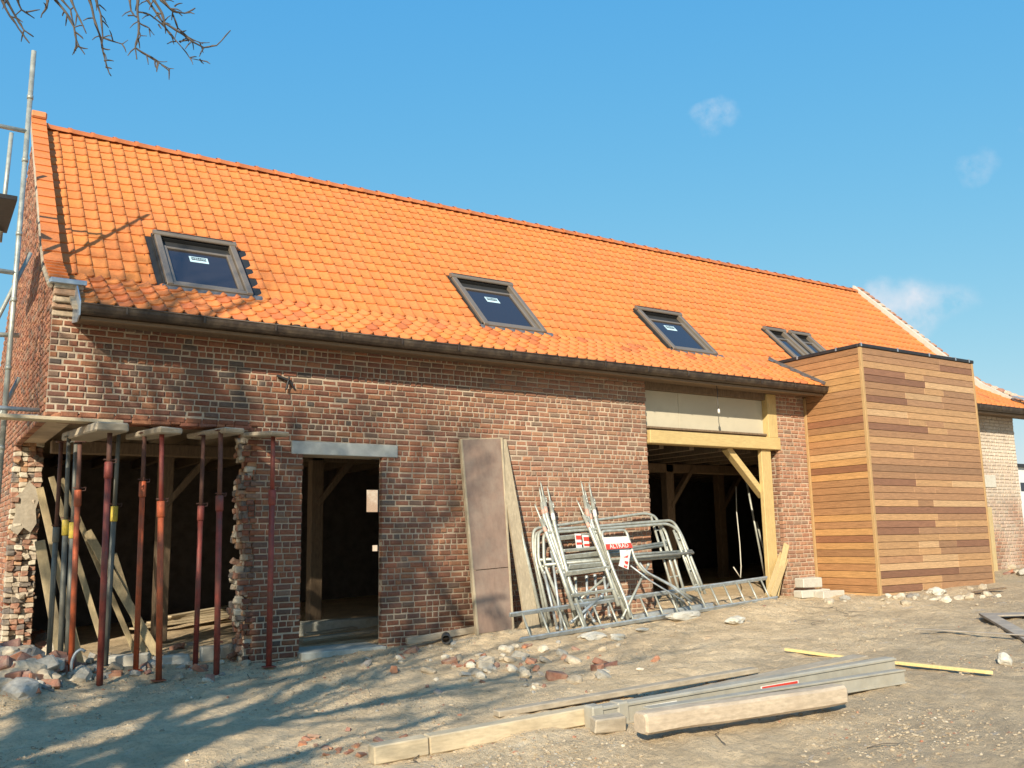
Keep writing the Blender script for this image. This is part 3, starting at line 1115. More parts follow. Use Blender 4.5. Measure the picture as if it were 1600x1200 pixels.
def skylight(x0, x1, yt, yb, sticker):
    d = Vector((0, RDG[0]-BRK[0], RDG[1]-BRK[1])).normalized()
    n = Vector((0, -d.z, d.y))
    X = Vector((1, 0, 0))
    base = Vector((x0, yb, roof_z(yb)))
    Wd = x1-x0
    Ls = (yt-yb)/d.y

    def bar(mb, xa, xb, sa, sb, na, nb, mi=0, bev=.008):
        mb.obox(base + X*((xa+xb)/2) + d*((sa+sb)/2) + n*((na+nb)/2), X*((xb-xa)/2), d*((sb-sa)/2), n*((nb-na)/2), (1, 1, 1), mi, bev)
    fr = MB()
    f = .075
    bar(fr, 0, f, 0, Ls, .0, .082)
    bar(fr, Wd-f, Wd, 0, Ls, .0, .082)
    bar(fr, 0, Wd, -.005, f*.8, .0, .070)
    # rounded hood across the top
    pr_ = []
    for k in range(14):
        a = -2*math.pi*k/14
        pr_.append((Ls-.042-.050*math.cos(a), .078+.030*math.sin(a)))
    fr.prism([base - X*.012 + d*s + n*h for s, h in pr_], X*(Wd+.024))
    o = fr.build('skylight', M['sky_frame'], barn)
    sh = MB()
    sh.prism([base + X*.03 + d*s + n*h for s, h in ((Ls-.045, .106), (Ls+.006, .086), (Ls+.012, .094), (Ls-.040, .114))], X*(Wd-.06))
    bar(sh, f, Wd-f, Ls-.285, Ls-.097, -.02, .004, 0, .002)  # black strip painted in for the shade in the gap under the hood
    bar(sh, -.15, -.004, -.03, Ls+.02, -.0065, .0015, 0, 0)
    bar(sh, Wd+.004, Wd+.15, -.03, Ls+.02, -.0065, .0015, 0, 0)
    bar(sh, f+.002, Wd-f-.002, Ls-.088, Ls-.01, .0, .046, 0, .002)  # black filler added to darken the gap below the hood
    # dark skirts at the sides and a lead apron dressed over the tiles below
    bar(sh, -.022, -.002, -.02, Ls, -.01, .045, 0, .003)
    bar(sh, Wd+.002, Wd+.022, -.02, Ls, -.01, .045, 0, .003)
    sh.build('dark_trim_and_gap', M['sky_dark'], o)
    sa = MB()
    g = .05
    bar(sa, f+.004, f+g, f*.8, Ls-.287, .015, .052)
    bar(sa, Wd-f-g-.02, Wd-f-.004, f*.8, Ls-.287, .015, .052)
    bar(sa, f+.004, Wd-f-.004, f*.8+.002, f*.8+.06, .015, .052)
    bar(sa, f+.004, Wd-f-.004, Ls-.325, Ls-.286, .015, .046)
    sa.build('sash', M['sky_frame'], o)
    gl = MB()
    bar(gl, f+g-.01, Wd-f-g-.01, f*.8+.05, Ls-.31, .012, .024, 0, 0)
    gl.build('pane', M['glass'], o)
    ap = MB()
    vs = []
    K = 40
    for k in range(K+1):
        x = -.05 + (Wd+.16)*k/K
        ph = ((x0+x-1.24)/TW) % 1.0
        hh = .036 + .022*max(0, math.sin((ph-.45)*math.pi*1.8)) if ph > .45 else .036
        vs.append(base + X*x - d*.085*(1+.15*n3(x*9, x0)) + n*(hh-.008))
        vs.append(base + X*x + d*.012 + n*(.05))
    fs = [(2*k, 2*k+2, 2*k+3, 2*k+1) for k in range(K)]
    ap.add(vs, fs, (1, 1, 1), 0, True)
    ap.build('apron', M['lead'], o)
    if sticker:
        sw, sh_ = .22, .135
        cx, cs = Wd*.50-.015, Ls*.60
        lb = MB()
        bar(lb, cx-sw/2, cx+sw/2, cs-sh_/2, cs+sh_/2, .025, .027, 0, 0)
        lb.build('label_sheet', M['label_blue'], o)
        ld = MB()
        bar(ld, cx-sw*.40, cx+sw*.40, cs-sh_*.14, cs+sh_*.38, .0275, .0285, 0, 0)
        ld.build('label_band', M['label_dark'], o)
        pos = base + X*cx + d*(cs+sh_*.12) + n*.0295
        mt = Matrix(((X.x, d.x, n.x, pos.x), (X.y, d.y, n.y, pos.y), (X.z, d.z, n.z, pos.z), (0, 0, 0, 1)))
        text_mesh('label_lettering', 'VELUX', .056, mt, M['label_blue'], o)
    return o


for k, (a, b, yt, yb) in enumerate(SKY):
    skylight(a, b, yt, yb, k < 3)


def openings():
    # grey stone lintel over the door
    mb = MB()
    mb.box(3.545, 4.852, -.022, .30, 2.205, 2.352, bev=.006)
    mb.build('door_lintel', M['bluestone'], barn)
    mb = MB()
    p0, p1 = at(468, 1012, -.12), at(593, 992, -.12)
    mb.box(3.66, 4.66, -.14, .45, -.25, .055, bev=.008)
    mb.build('door_threshold', M['concrete'], barn)
    # timber framing of the wide opening
    mb = MB()
    mb.box(8.83, 11.56, -.035, .16, 2.545, 2.735, bev=.008)
    mb.build('opening_beam', M['oak'], barn)
    mb = MB()
    q0, q1 = at(1193, 760, .02), at(1208, 760, .02)
    mb.box(q0.x, q1.x, .02, .10, .18, 2.543, bev=.008)
    mb.build('opening_post', M['oak_up'], barn)
    mb = MB()
    s0, s1 = at(1197, 640, .02), at(1211, 640, .02)
    mb.box(s0.x, s1.x, -.01, .12, 2.737, 3.435, bev=.006)
    mb.build('opening_stud', M['oak_up'], barn)
    mb = MB()
    mb.beam(at(1192, 775, .15), at(1134, 700, .15), .10, .125, (0, 1, 0), bev=.006)
    mb.build('opening_brace', M['oak'], barn)
    mb = MB()
    r = at(1060, 640, .10)
    mb.box(8.84, r.x-.003, .10, .125, 2.80, 3.335, bev=.002)
    mb.box(r.x+.003, s0.x-.004, .10, .125, 2.80, 3.335, bev=.002)
    mb.build('infill_panel', M['panel'], barn)
    mb = MB()
    mb.box(8.84, s0.x-.004, .03, .14, 2.768, 2.798, bev=.003)
    mb.box(8.84, s0.x-.004, .06, .14, 2.738, 2.764, bev=.003)
    mb.box(8.80, 11.52, .03, .30, 3.338, 3.56)
    mb.build('panel_ledge', M['old_timber'], barn)
    # brick return of the pier, inside the opening
    mb = MB()
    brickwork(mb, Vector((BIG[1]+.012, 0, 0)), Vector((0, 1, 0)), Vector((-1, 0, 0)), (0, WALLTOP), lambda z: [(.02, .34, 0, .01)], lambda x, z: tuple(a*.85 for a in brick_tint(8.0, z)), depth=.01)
    mb.build('pier_return', [M['brick'], M['mortar']], barn)
    mb = MB()
    c0, c1 = at(1120, 612, -.2), at(1123, 640, -.2)
    mb.tube([(c0.x, -.2, 3.44), (c0.x+.015, -.2, 3.36), (c1.x-.012, -.2, c1.z+.08), (c1.x, -.2, c1.z)], .006, 6)
    cb = mb.build('lamp_cable', M['plastic'], barn)
    mb = MB()
    mb.tube([(c1.x, -.2, c1.z+.01), (c1.x, -.2, c1.z-.035), (c1.x, -.2, c1.z-.06)], .02, 10, radii=[.014, .02, .012])
    mb.build('lamp_holder', M['white_sign'], cb)
    # small black bracket left in the wall
    mb = MB()
    b0 = at(447, 594, 0)
    mb.beam((b0.x-.12, -.03, b0.z+.04), (b0.x+.02, -.05, b0.z-.01), .03, .025)
    mb.beam((b0.x+.02, -.05, b0.z+.03), (b0.x-.02, -.06, b0.z-.12), .02, .02)
    mb.beam((b0.x+.02, -.04, b0.z), (b0.x+.09, -.03, b0.z-.10), .02, .02)
    mb.build('wall_bracket', M['black'], barn)


openings()

# ------------------------------------------------------------------ timber box extension
BX0, BX1, BY, BZ0, BZ1 = 12.22, 15.27, -1.15, .22, 4.075
ext = thing('timber_extension', 'box extension clad in horizontal cedar boards against the barn', 'extension', (13.7, BY, BZ0))


def cedar_tint(left):
    r = random.random()
    if r < .30:
        c = (.50, .27, .105)
    elif r < .55:
        c = (.40, .20, .085)
    elif r < .78:
        c = (.35, .18, .082)
    elif r < .9:
        c = (.27, .118, .058)
    else:
        c = (.55, .33, .15)
    k = random.uniform(.78, 1.0)
    return tuple(a*k for a in c)


def extension():
    rows = 36
    bh = (BZ1-BZ0)/rows
    mb = MB()
    for r in range(rows):
        z0 = BZ0 + r*bh
        yb = -.005 if z0 < 3.40 else min(.62, -.42+(z0-3.40)*1.85)
        if z0 > 3.40:
            yb = .9
        c = cedar_tint(True)
        mb.box(BX0, BX0+.02, BY+.045, yb, z0+.003, z0+bh-.003, c, 0, .0035)
    mb.build('side_cladding', M['cedar'], ext)
    mb = MB()
    for r in range(rows):
        z0 = BZ0 + r*bh
        cuts = [BX0+.045]
        for q in (.36, .52, .68):
            if random.random() < .42:
                cuts.append(BX0 + (BX1-BX0)*(q+random.choice((-.012, 0, .012))))
        cuts.append(BX1-.035)
        for a, b in zip(cuts[:-1], cuts[1:]):
            c = cedar_tint(False)
            g = (c[0]+c[1]+c[2])/3
            c = tuple(.82*v+.18*w for v, w in zip(c, (g*1.25, g*.98, g*.78)))
            mb.box(a+.001, b-.001, BY, BY+.02, z0+.003, z0+bh-.003, c, 0, .0035)
    mb.build('front_cladding', M['cedar'], ext)
    for bx in ((BX0-.006, BX0+.043, BY-.006, BY+.043, BZ0-.03, BZ1), (BX1-.033, BX1+.012, BY-.006, BY+.06, BZ0-.03, BZ1), (BX0-.03, BX0-.002, -.05, -.004, BZ0+.1, 3.42)):
        mb = MB()
        mb.box(*bx, bev=.004)
        mb.build('corner_trim', M['trim_wood'], ext)
    mb = MB()
    mb.box(BX0+.021, BX1-.002, BY+.022, .85, BZ0-.1, BZ1-.01, bev=0)
    mb.build('carcass', M['old_timber'], ext)
    mb = MB()
    mb.box(BX0-.02, BX1+.02, BY-.02, BY+.03, BZ1+.001, BZ1+.055, bev=.006)
    mb.box(BX0-.02, BX0+.03, BY+.031, .72, BZ1+.001, BZ1+.055, bev=.006)
    mb.box(BX1-.03, BX1+.02, BY+.031, .72, BZ1+.001, BZ1+.055, bev=.006)
    mb.box(BX0+.031, BX1-.031, BY+.031, .72, BZ1-.009, BZ1+.03)
    ed = mb.build('roof_edge', M['black'], ext)
    for x in (BX0+.01, 13.15, 14.0, 14.75, 15.15):
        mb = MB()
        mb.box(x-.012, x+.012, BY-.026, BY+.0, BZ1+.006, BZ1+.062)
        mb.build('edge_clip', M['zinc'], ed)
    for y in (-.72, .05):
        mb = MB()
        mb.box(BX0-.026, BX0, y-.012, y+.012, BZ1+.006, BZ1+.062)
        mb.build('edge_clip', M['zinc'], ed)
    # lead flashing where the roof meets the side
    mb = MB()
    pts = [(-.46, 3.60), (-.1, 3.79), (.25, 3.98), (.56, 4.15), (.66, 4.22)]
    for (y0, z0), (y1, z1) in zip(pts[:-1], pts[1:]):
        mb.beam((BX0-.012, y0, z0), (BX0-.012, y1, z1), .018, .05, (0, 0, 1), bev=.003)
    for (y, z) in ((-.3, 3.68), (-.1, 3.78), (.12, 3.90), (.36, 4.03), (.56, 4.15)):
        mb.obox((BX0-.05, y, z-.005), (.045, 0, 0), (0, .05, .028), (0, -.003, .006), (1, 1, 1), 0, .002, .008)
    mb.build('lead_flashing', M['lead'], ext)


extension()


# ------------------------------------------------------------------ adjustable steel props and needles
def prop(label, foot, head, mat_low, mat_up, joint, r=.028, collar=None):
    foot, head = Vector(foot), Vector(head)
    t = thing('steel_prop', label, 'prop', foot, 'steel props under the hanging wall')
    d = (head-foot)
    u = d.normalized()
    j = foot + d*joint
    mb = MB()
    mb.tube([foot+u*.01, j], r, 10)
    mb.build('outer_tube', mat_low, t)
    mb = MB()
    mb.tube([j-u*.05, head-u*.008], r*.78, 10)
    mb.build('inner_tube', mat_up, t)
    mb = MB()
    mb.tube([j-u*.14, j-u*.13, j+u*.015, j+u*.02], r*1.3, 10, radii=[r*1.05, r*1.3, r*1.3, r*1.1])
    mb.build('collar', collar or mat_low, t)
    mb = MB()
    s = Vector((1, .25, 0)).normalized()
    a = j+u*.04
    mb.tube([a - s*.05, a + s*.05], .007, 6)
    loop = [a + s*.05, a + s*.075 + u*.012, a + s*.07 - u*.025, a + s*.02 - u*.03]
    mb.tube(loop, .005, 5)
    mb.build('locking_pin', M['rust'], t)
    mb = MB()
    mb.obox(foot+u*.004, (.06, 0, 0), (0, .06, 0), (0, 0, .004), (1, 1, 1), 0, .001)
    mb.build('foot_plate', mat_low, t)
    mb = MB()
    mb.obox(head-u*.004, (.05, 0, 0), (0, .05, 0), (0, 0, .004), (1, 1, 1), 0, .001)
    mb.build('head_plate', mat_up, t)
    return t


def props():
    R_, O_, U_, Gp = M['red_prop'], M['orange_prop'], M['rust'], M['grey_prop']
    Y_ = M['yellow_paint']
    data = [
        # foot px, head px, y, low, up, joint fraction, collar, label
        ((155, 1080), (172, 670), -.42, R_, U_, .86, None, 'dark red steel prop standing furthest into the yard, second leg from the rubble heap'),
        ((248, 1062), (253, 672), -.42, O_, R_, .70, None, 'bright orange-red steel prop in the middle of the row, under the second needle'),
        ((338, 1060), (345, 672), -.42, R_, U_, .72, None, 'brick red steel prop with a hooked pin under the third needle'),
        ((420, 1042), (427, 676), -.42, R_, R_, .74, None, 'thin dark red steel prop in front of the brick pier beside the door'),
        ((110, 1060), (125, 690), -.10, O_, U_, .78, None, 'orange steel prop with a dark upper tube beside the rubble heap'),
        ((212, 1048), (226, 676), -.05, O_, U_, .78, None, 'orange-red steel prop with a dark top, between the two thicker dark red ones'),
        ((305, 1043), (318, 680), .0, R_, U_, .68, None, 'rusty red steel prop with a thick worn collar near the torn pier'),
        ((95, 1018), (108, 682), .50, Gp, Gp, .62, Y_, 'dull grey steel prop with a yellowish collar left of the orange one'),
        ((105, 1034), (119, 690), .30, Gp, Gp, .62, Y_, 'grey steel prop with a bright yellow collar directly behind the orange one'),
        ((165, 1030), (186, 672), .35, Gp, Gp, .66, Y_, 'olive grey steel prop with a yellow collar behind the darkest red one'),
        ((78, 1000), (96, 690), .95, Gp, U_, .60, None, 'thin blackish steel prop standing deepest in the bay on the left'),
    ]
    for (fp, hp, Y, lo, up, jt, co, lab) in data:
        a, b = at(*fp, Y), at(*hp, Y)
        a.z = min(a.z, G(a.x, Y)+.02)
        a.z = max(a.z, G(a.x, Y)-.03)
        prop(lab, (a.x, Y, a.z), (b.x, Y, b.z), lo, up, jt, .030 if Y < -.3 else .027, co)


props()


def needles():
    g = 'timber needles through the wall above the bay'
    data = [((148, 672), (190, 648), -.62, .8, .30, .085, 'wide pale timber needle with a rounded end above the left props'),
            ((240, 676), (285, 660), -.56, .5, .24, .06, 'grey timber needle above the orange-red prop in the middle of the bay'),
            ((340, 676), (376, 664), -.56, .5, .22, .06, 'weathered timber needle above the brick red prop with the hooked pin'),
            ((412, 680), (452, 668), -.56, .05, .22, .055, 'short tilted timber needle at the top of the pier beside the door')]
    for (a, b, y0, y1, w, h, lab) in data:
        p = at(a[0]+18, a[1]-2, y0)
        mb = MB()
        mb.obox((p.x, (y0+y1)/2, p.z+h/2), (w/2, w*.10, 0), (-.06, (y1-y0)/2, .02), (0, -.01, h/2), (1, 1, 1), 0, .014, .006)
        tag(mb.build('timber_needle', M['grey_wood'], None, (p.x, y0, p.z)), lab, 'beam', g)
    mb = MB()
    a, b = at(-60, 657, -.20), at(190, 661, -.20)
    mb.beam((a.x-1.0, -.20, b.z+.01), (b.x, -.20, b.z), .20, .035, (0, 0, 1), bev=.004)
    tag(mb.build('scaffold_board', M['pale_wood'], None, (b.x, -.2, b.z)), 'long pale board lying level across the props from the scaffold', 'board')


needles()


# ------------------------------------------------------------------ scaffold at the left corner
def scaffold():
    X, Y = .75, .35
    t = thing('scaffold', 'galvanised tube scaffold with a dark platform at the left gable', 'scaffold', (X, Y, G(X, Y)))
    p_top = at(53, 80, Y)
    p_low = at(10, 610, Y)
    dirv = (p_top-p_low).normalized()
    foot = p_low - dirv*((p_low.z-G(X, Y))/dirv.z)
    mb = MB()
    mb.tube([foot, p_top], .026, 10)
    for z in (1.2, 2.2, 3.0, 3.7, 4.4, 5.2, 5.9):
        q = foot + dirv*((z-foot.z)/dirv.z)
        mb.tube([q-dirv*.02, q+dirv*.02], .032, 10)
    mb.build('standard', M['galv'], t)
    mb = MB()
    a, b = at(18, 208, 1.6), at(8, 300, 1.6)
    dd = (a-b).normalized()
    mb.tube([a, b-dd*.6], .024, 10)
    mb.build('guard_post', M['galv'], t)
    mb = MB()
    for (px0, py0, px1, py1, y) in ((-120, 172, 44, 206, Y), (-120, 405, 26, 427, Y), (-80, 520, 30, 524, Y+.05)):
        mb.tube([at(px0, py0, y), at(px1, py1, y)], .025, 8)
    mb.build('ledger', M['galv'], t)
    mb = MB()
    a, b = at(-100, 300, .5), at(30, 312, .5)
    mb.box(a.x, b.x-.02, .45, 1.65, b.z-.03, b.z+.02, bev=.004)
    mb.build('platform', M['black'], t)
    mb = MB()
    mb.tube([at(-60, 610, .42), at(48, 395, .42)], .02, 8)
    mb.tube([at(-40, 730, .42), at(30, 590, .42)], .02, 8)
    mb.build('brace', M['galv'], t)
    mb = MB()
    a, b = at(-80, 632, .15), at(62, 641, .15)
    mb.tube([a, b], .022, 8)
    mb.beam(at(-80, 648, .12), at(60, 652, .12), .03, .05)
    mb.build('lattice_rail', M['galv_dull'], t)


scaffold()


# ------------------------------------------------------------------ boards and panels leaning on the wall
def leaning():
    def slab(tl, tr, br, bl, yt, yb, th):
        p = [at(*tl, yt), at(*tr, yt), at(*br, yb), at(*bl, yb)]
        n = (p[1]-p[0]).cross(p[3]-p[0]).normalized()
        if n.y < 0:
            n = -n
        return p, n
    p, n = slab((722, 687), (785, 685), (803, 983), (748, 990), -.07, -.42, .03)
    t = thing('deck_panel', 'tall brown plywood deck panel leaning on the wall beside the door', 'panel', p[3])
    mb = MB()
    f = .686
    m1, m2 = p[0].lerp(p[3], f), p[1].lerp(p[2], f)
    mb.prism([p[0], p[1], m2, m1], n*.02)
    e1, e2 = p[0].lerp(p[3], f+.004), p[1].lerp(p[2], f+.004)
    mb.prism([e1, e2, p[2], p[3]], n*.02)
    mb.build('plywood', M['deck'], t)
    mb = MB()
    s = (p[1]-p[0]).normalized()
    dn = (p[3]-p[0]).normalized()
    for (a, b) in ((p[0], p[3]), (p[1], p[2])):
        mb.beam(a - s*.012 + n*.02 - dn*.01, b - s*.012 + n*.02 + dn*.04, .028, .06, n, bev=.004)
    mb.beam(p[0]+n*.03, p[1]+n*.03, .03, .04, n)
    mb.beam(p[3]+n*.03, p[2]+n*.03, .03, .04, n)
    mb.build('frame', M['grey_wood_up'], t)
    p, n = slab((777, 687), (791, 686), (845, 985), (823, 988), -.05, -.50, .03)
    mb = MB()
    mb.prism(p, n*.035)
    tag(mb.build('plank', M['grey_wood_up'], None, p[3]), 'weathered grey plank leaning just right of the plywood deck panel', 'plank')
    mb = MB()
    mb.tube([at(789, 725, -.06), at(850, 985, -.52)], .022, 10)
    tag(mb.build('steel_tube', M['galv'], None, at(850, 985, -.52)), 'single galvanised tube leaning against the wall right beside the grey plank', 'tube')


leaning()

# ------------------------------------------------------------------ scaffold frames stacked against the wall
CROP = lambda cx, cy: (780+cx/4.287, 730+cy/4.287)


def lean_pt(px, py, yb, yt):
    # plane leaning from y = yb at the ground (z .1) to y = yt at z 1.75
    k = (yt-yb)/1.65
    n = Vector((0, 1, -k))
    return onplane(px, py, (0, yb, .1), n)


def rounded(pts, r=.10, k=5):
    out = [pts[0]]
    for i in range(1, len(pts)-1):
        a, b, c = pts[i-1], pts[i], pts[i+1]
        d1, d2 = (a-b), (c-b)
        rr = min(r, d1.length*.45, d2.length*.45)
        s, e = b+d1.normalized()*rr, b+d2.normalized()*rr
        for q in range(k+1):
            t = q/k
            out.append(s*(1-t)**2 + b*2*t*(1-t) + e*t*t)
    out.append(pts[-1])
    return out


def frames():
    g = 'galvanised guardrail frames stacked against the wall'
    # bent-tube guardrail frames: (bent outline in crop pixels, mid rails, y at foot, y at top)
    gr = [
        (((330, 1105), (226, 560), (228, 412), (980, 308), (1050, 330), (1130, 560), (1235, 960)), (((245, 640), (1140, 500)), ((250, 655), (1120, 520))), -.50, -.07, 'guardrail frame nearest the wall, its bent corner the highest of the stack'),
        (((440, 1090), (262, 620), (262, 425), (1160, 356), (1215, 440), (1290, 620), (1380, 850)), (((270, 622), (1290, 560)),), -.62, -.12, 'guardrail frame in the middle of the stack reaching furthest over the open doorway'),
        (((355, 1100), (240, 600), (242, 436), (1050, 362), (1110, 420), (1180, 640), (1260, 900)), (((262, 668), (1210, 598)),), -.56, -.09, 'guardrail frame second from the wall, squeezed between its neighbours'),
        (((470, 1085), (300, 640), (296, 442), (1130, 378), (1200, 420), (1300, 700), (1352, 830)), (((300, 655), (1300, 572)),), -.68, -.15, 'guardrail frame in front of the stack with the lower top rail'),
    ]
    for (outl, rails, yb, yt, lab) in gr:
        pts = [lean_pt(*CROP(*q), yb, yt) for q in outl]
        t = thing('guardrail_frame', lab, 'scaffold frame', pts[0], g)
        mb = MB()
        mb.tube(rounded(pts, .09), .0205, 9)
        mb.build('bent_tube', M['galv'], t)
        for (a, b) in rails:
            mb = MB()
            mb.tube([lean_pt(*CROP(*a), yb-.02, yt-.02), lean_pt(*CROP(*b), yb-.02, yt-.02)], .020, 8)
            mb.build('rail', M['galv'], t)
        mb = MB()
        # second upright and cross bits by the right leg
        a, b = pts[-3], pts[-1]
        off = Vector((-.09, 0, 0))
        mb.tube([a+off, b+off], .018, 8)
        for q in (.15, .4, .65, .9):
            c = a.lerp(b, q)
            mb.tube([c, c+off], .012, 6)
        mb.build('stiffener', M['galv'], t)
    # ladder frames with pointed spigots
    g2 = 'ladder frames with pointed spigots'
    lad = [
        (((275, 92), (320, 330), (440, 700), (520, 900)), ((548, 92), (600, 360), (730, 700), (870, 1030)), -.80, -.10, 'ladder frame with the tallest pair of spigots in the stack'),
        (((322, 128), (370, 380), (470, 760), (580, 1080)), ((600, 104), (650, 360), (760, 700), (890, 1010)), -.86, -.13, 'ladder frame whose spigots stand just right of the tallest pair'),
        (((236, 245), (320, 450), (420, 720), (500, 960)), ((520, 220), (610, 420), (720, 690), (800, 930)), -.92, -.17, 'ladder frame in front with the shortest leaning spigots'),
        (((268, 135), (300, 330), (420, 700), (540, 1060)), ((572, 150), (620, 370), (745, 720), (850, 1000)), -.76, -.09, 'ladder frame half hidden behind the tallest spigots'),
    ]
    for k, (la, lb, yb, yt, lab) in enumerate(lad):
        A = [lean_pt(*CROP(*q), yb, yt) for q in la]
        B = [lean_pt(*CROP(*q), yb, yt) for q in lb]
        t = thing('scaffold_section', lab, 'scaffold frame', A[-1], g2)
        for S in (A, B):
            mb = MB()
            d = (S[0]-S[1]).normalized()
            mb.tube([S[0], S[0]-d*.05, S[0]-d*.24, S[0]-d*.25], .014, 8, radii=[.004, .012, .013, .013])
            mb.build('spigot', M['galv'], t)
            mb = MB()
            S2 = [S[0]-d*.22] + S[1:]
            mb.tube(S2, .026, 10)
            for q in (.06, .16):
                c = S2[0].lerp(S2[1], q)
                mb.tube([c+Vector((.03, -.01, 0)), c+Vector((.03, -.01, 0))-d*.05], .014, 6)
            mb.build('upright', M['galv'], t)
            mb = MB()
            mb.tube([S2[0].lerp(S2[1], .55), S2[0].lerp(S2[1], .85)], .0265, 10)
            mb.build('painted_band', M['faded_band'] if k != 1 else M['white_sign'], t)
        rungs = ((((432, 604), (690, 575)), ((380, 700), (640, 668)), ((500, 905), (800, 860))), (((465, 668), (722, 645)), ((430, 560), (660, 540))), (((446, 714), (742, 674)), ((480, 860), (770, 820))), (((350, 480), (650, 450)), ((400, 636), (700, 618))))[k]
        for qi, (ra, rb) in enumerate(rungs):
            mb = MB()
            a, b = lean_pt(*CROP(*ra), yb-.01, yt-.01), lean_pt(*CROP(*rb), yb-.01, yt-.01)
            mb.beam(a, b, .022, .06 if qi == 0 else .04, (0, -.4, 1), bev=.008)
            mb.build('rung', M['galv'], t)
    # loose braces standing among the frames
    g3 = 'loose scaffold braces among the frames'
    br = [((510, 740), (520, 890)), ((585, 730), (590, 890)), ((640, 720), (655, 900)), ((530, 895), (770, 690)), ((600, 1000), (760, 740)), ((700, 730), (740, 1000)), ((400, 600), (520, 1090)), ((350, 560), (420, 1100)), ((300, 700), (390, 1090)),
          ((810, 790), (780, 890)), ((600, 830), (560, 1080)), ((430, 700), (640, 1040)), ((820, 1020), (1000, 650)), ((480, 1040), (690, 860))]
    where = ['short upright', 'short upright', 'short upright', 'diagonal', 'diagonal', 'long upright', 'long upright', 'long upright', 'long upright', 'stubby', 'leaning', 'crossing', 'steep', 'low crossing']
    for k, (a, b) in enumerate(br):
        yb, yt = -.60 - .02*k, -.11
        mb = MB()
        pa, pb = lean_pt(*CROP(*a), yb, yt), lean_pt(*CROP(*b), yb, yt)
        mb.tube([pa, pb], .017, 8)
        e = (pb-pa).normalized()
        mb.tube([pa-e*.005, pa+e*.04], .022, 8)
        mb.tube([pb-e*.04, pb+e*.005], .022, 8)
        tag(mb.build('scaffold_brace', M['galv_dull'] if k % 3 else M['galv'], None, pb), 'thin galvanised scaffold brace stuck among the stacked frames behind the ladder', 'brace', g3)
    # smaller bent frame carrying the sign
    yb, yt = -.90, -.22
    left = [lean_pt(*CROP(*q), yb, yt) for q in ((880, 1010), (850, 900), (760, 680), (680, 430), (848, 420), (910, 620), (955, 690), (1150, 790), (1290, 880))]
    t = thing('bent_scaffold', 'small bent tube frame that carries the red and white sign', 'scaffold frame', left[0])
    mb = MB()
    mb.tube(rounded(left, .07), .020, 9)
    mb.build('bent_tube', M['galv'], t)
    mb = MB()
    l2 = [lean_pt(*CROP(*q), yb-.03, yt-.03) for q in ((940, 640), (985, 700), (1160, 800), (1290, 905))]
    mb.tube(rounded(l2, .06), .013, 8)
    l3 = [lean_pt(*CROP(*q), yb-.03, yt-.03) for q in ((880, 660), (1010, 760), (1240, 900))]
    mb.tube(l3, .011, 8)
    mb.build('brace', M['galv_dull'], t)
    # the maker's sign board
    q = [lean_pt(*CROP(*c), yb-.035, yt-.035) for c in ((700, 470), (862, 462), (895, 540), (718, 553))]
    n = (q[1]-q[0]).cross(q[3]-q[0]).normalized()
    if n.y > 0:
        n = -n
    sg = thing('sign', 'white sign board with a red lettered band hung on the bent tube frame', 'sign', q[3])
    mb = MB()
    mb.prism(q, -n*.004)
    mb.build('sign_board', M['white_sign'], sg)
    mb = MB()
    ba, bb = q[0].lerp(q[3], .56), q[1].lerp(q[2], .56)
    mb.prism([v + n*.002 for v in (ba, bb, q[2], q[3])], n*.001)
    mb.build('sign_band', M['red_sign'], sg)
    ctr = (ba+bb+q[2]+q[3])/4 + n*.0045
    ux = ((bb-ba)+(q[2]-q[3])).normalized()
    uy = n.cross(ux).normalized()
    if uy.z < 0:
        uy = -uy
    mt = Matrix(((ux.x, uy.x, n.x, ctr.x), (ux.y, uy.y, n.y, ctr.y), (ux.z, uy.z, n.z, ctr.z), (0, 0, 0, 1)))
    text_mesh('sign_lettering', 'ALTRAD', .085, mt, M['white_sign'], sg)
    # crumpled hanging tag with red marks
    mb = MB()
    q = [lean_pt(*CROP(*c), yb-.04, yt-.04) for c in ((808, 555), (885, 552), (866, 685), (800, 660))]
    m1, m2 = q[0].lerp(q[3], .5) + Vector((.006, -.02, 0)), q[1].lerp(q[2], .5) + Vector((0, .01, 0))
    mb.prism([q[0], q[1], m2, m1], (0, .003, 0), mi=0)
    mb.prism([m1, m2, q[2], q[3]], (0, .003, 0), mi=0)
    for (s0, s1, w) in ((.05, .2, .3), (.30, .44, .5), (.62, .78, .45), (.85, .97, .4)):
        a0 = q[0].lerp(q[3], s0) if s0 > .9 else (q[0].lerp(m1, s0*2) if s0 < .5 else m1.lerp(q[3], s0*2-1))
        b0 = q[1].lerp(m2, s0*2) if s0 < .5 else m2.lerp(q[2], s0*2-1)
        a1 = q[0].lerp(m1, s1*2) if s1 < .5 else m1.lerp(q[3], s1*2-1)
        b1 = q[1].lerp(m2, s1*2) if s1 < .5 else m2.lerp(q[2], s1*2-1)
        of = Vector((0, -.003, 0))
        st = .5 if w < .5 else .35
        mb.prism([a0.lerp(b0, st)+of, a0.lerp(b0, st+w*.9)+of, a1.lerp(b1, st+w*.8)+of, a1.lerp(b1, st)+of], (0, .001, 0), mi=1)
    tag(mb.build('hanging_tag', [M['white_sign'], M['red_sign']], None, q[3]), 'crumpled white tag with red marks hanging below the sign', 'tag')
    g4 = 'red and white striped tags on the frames'
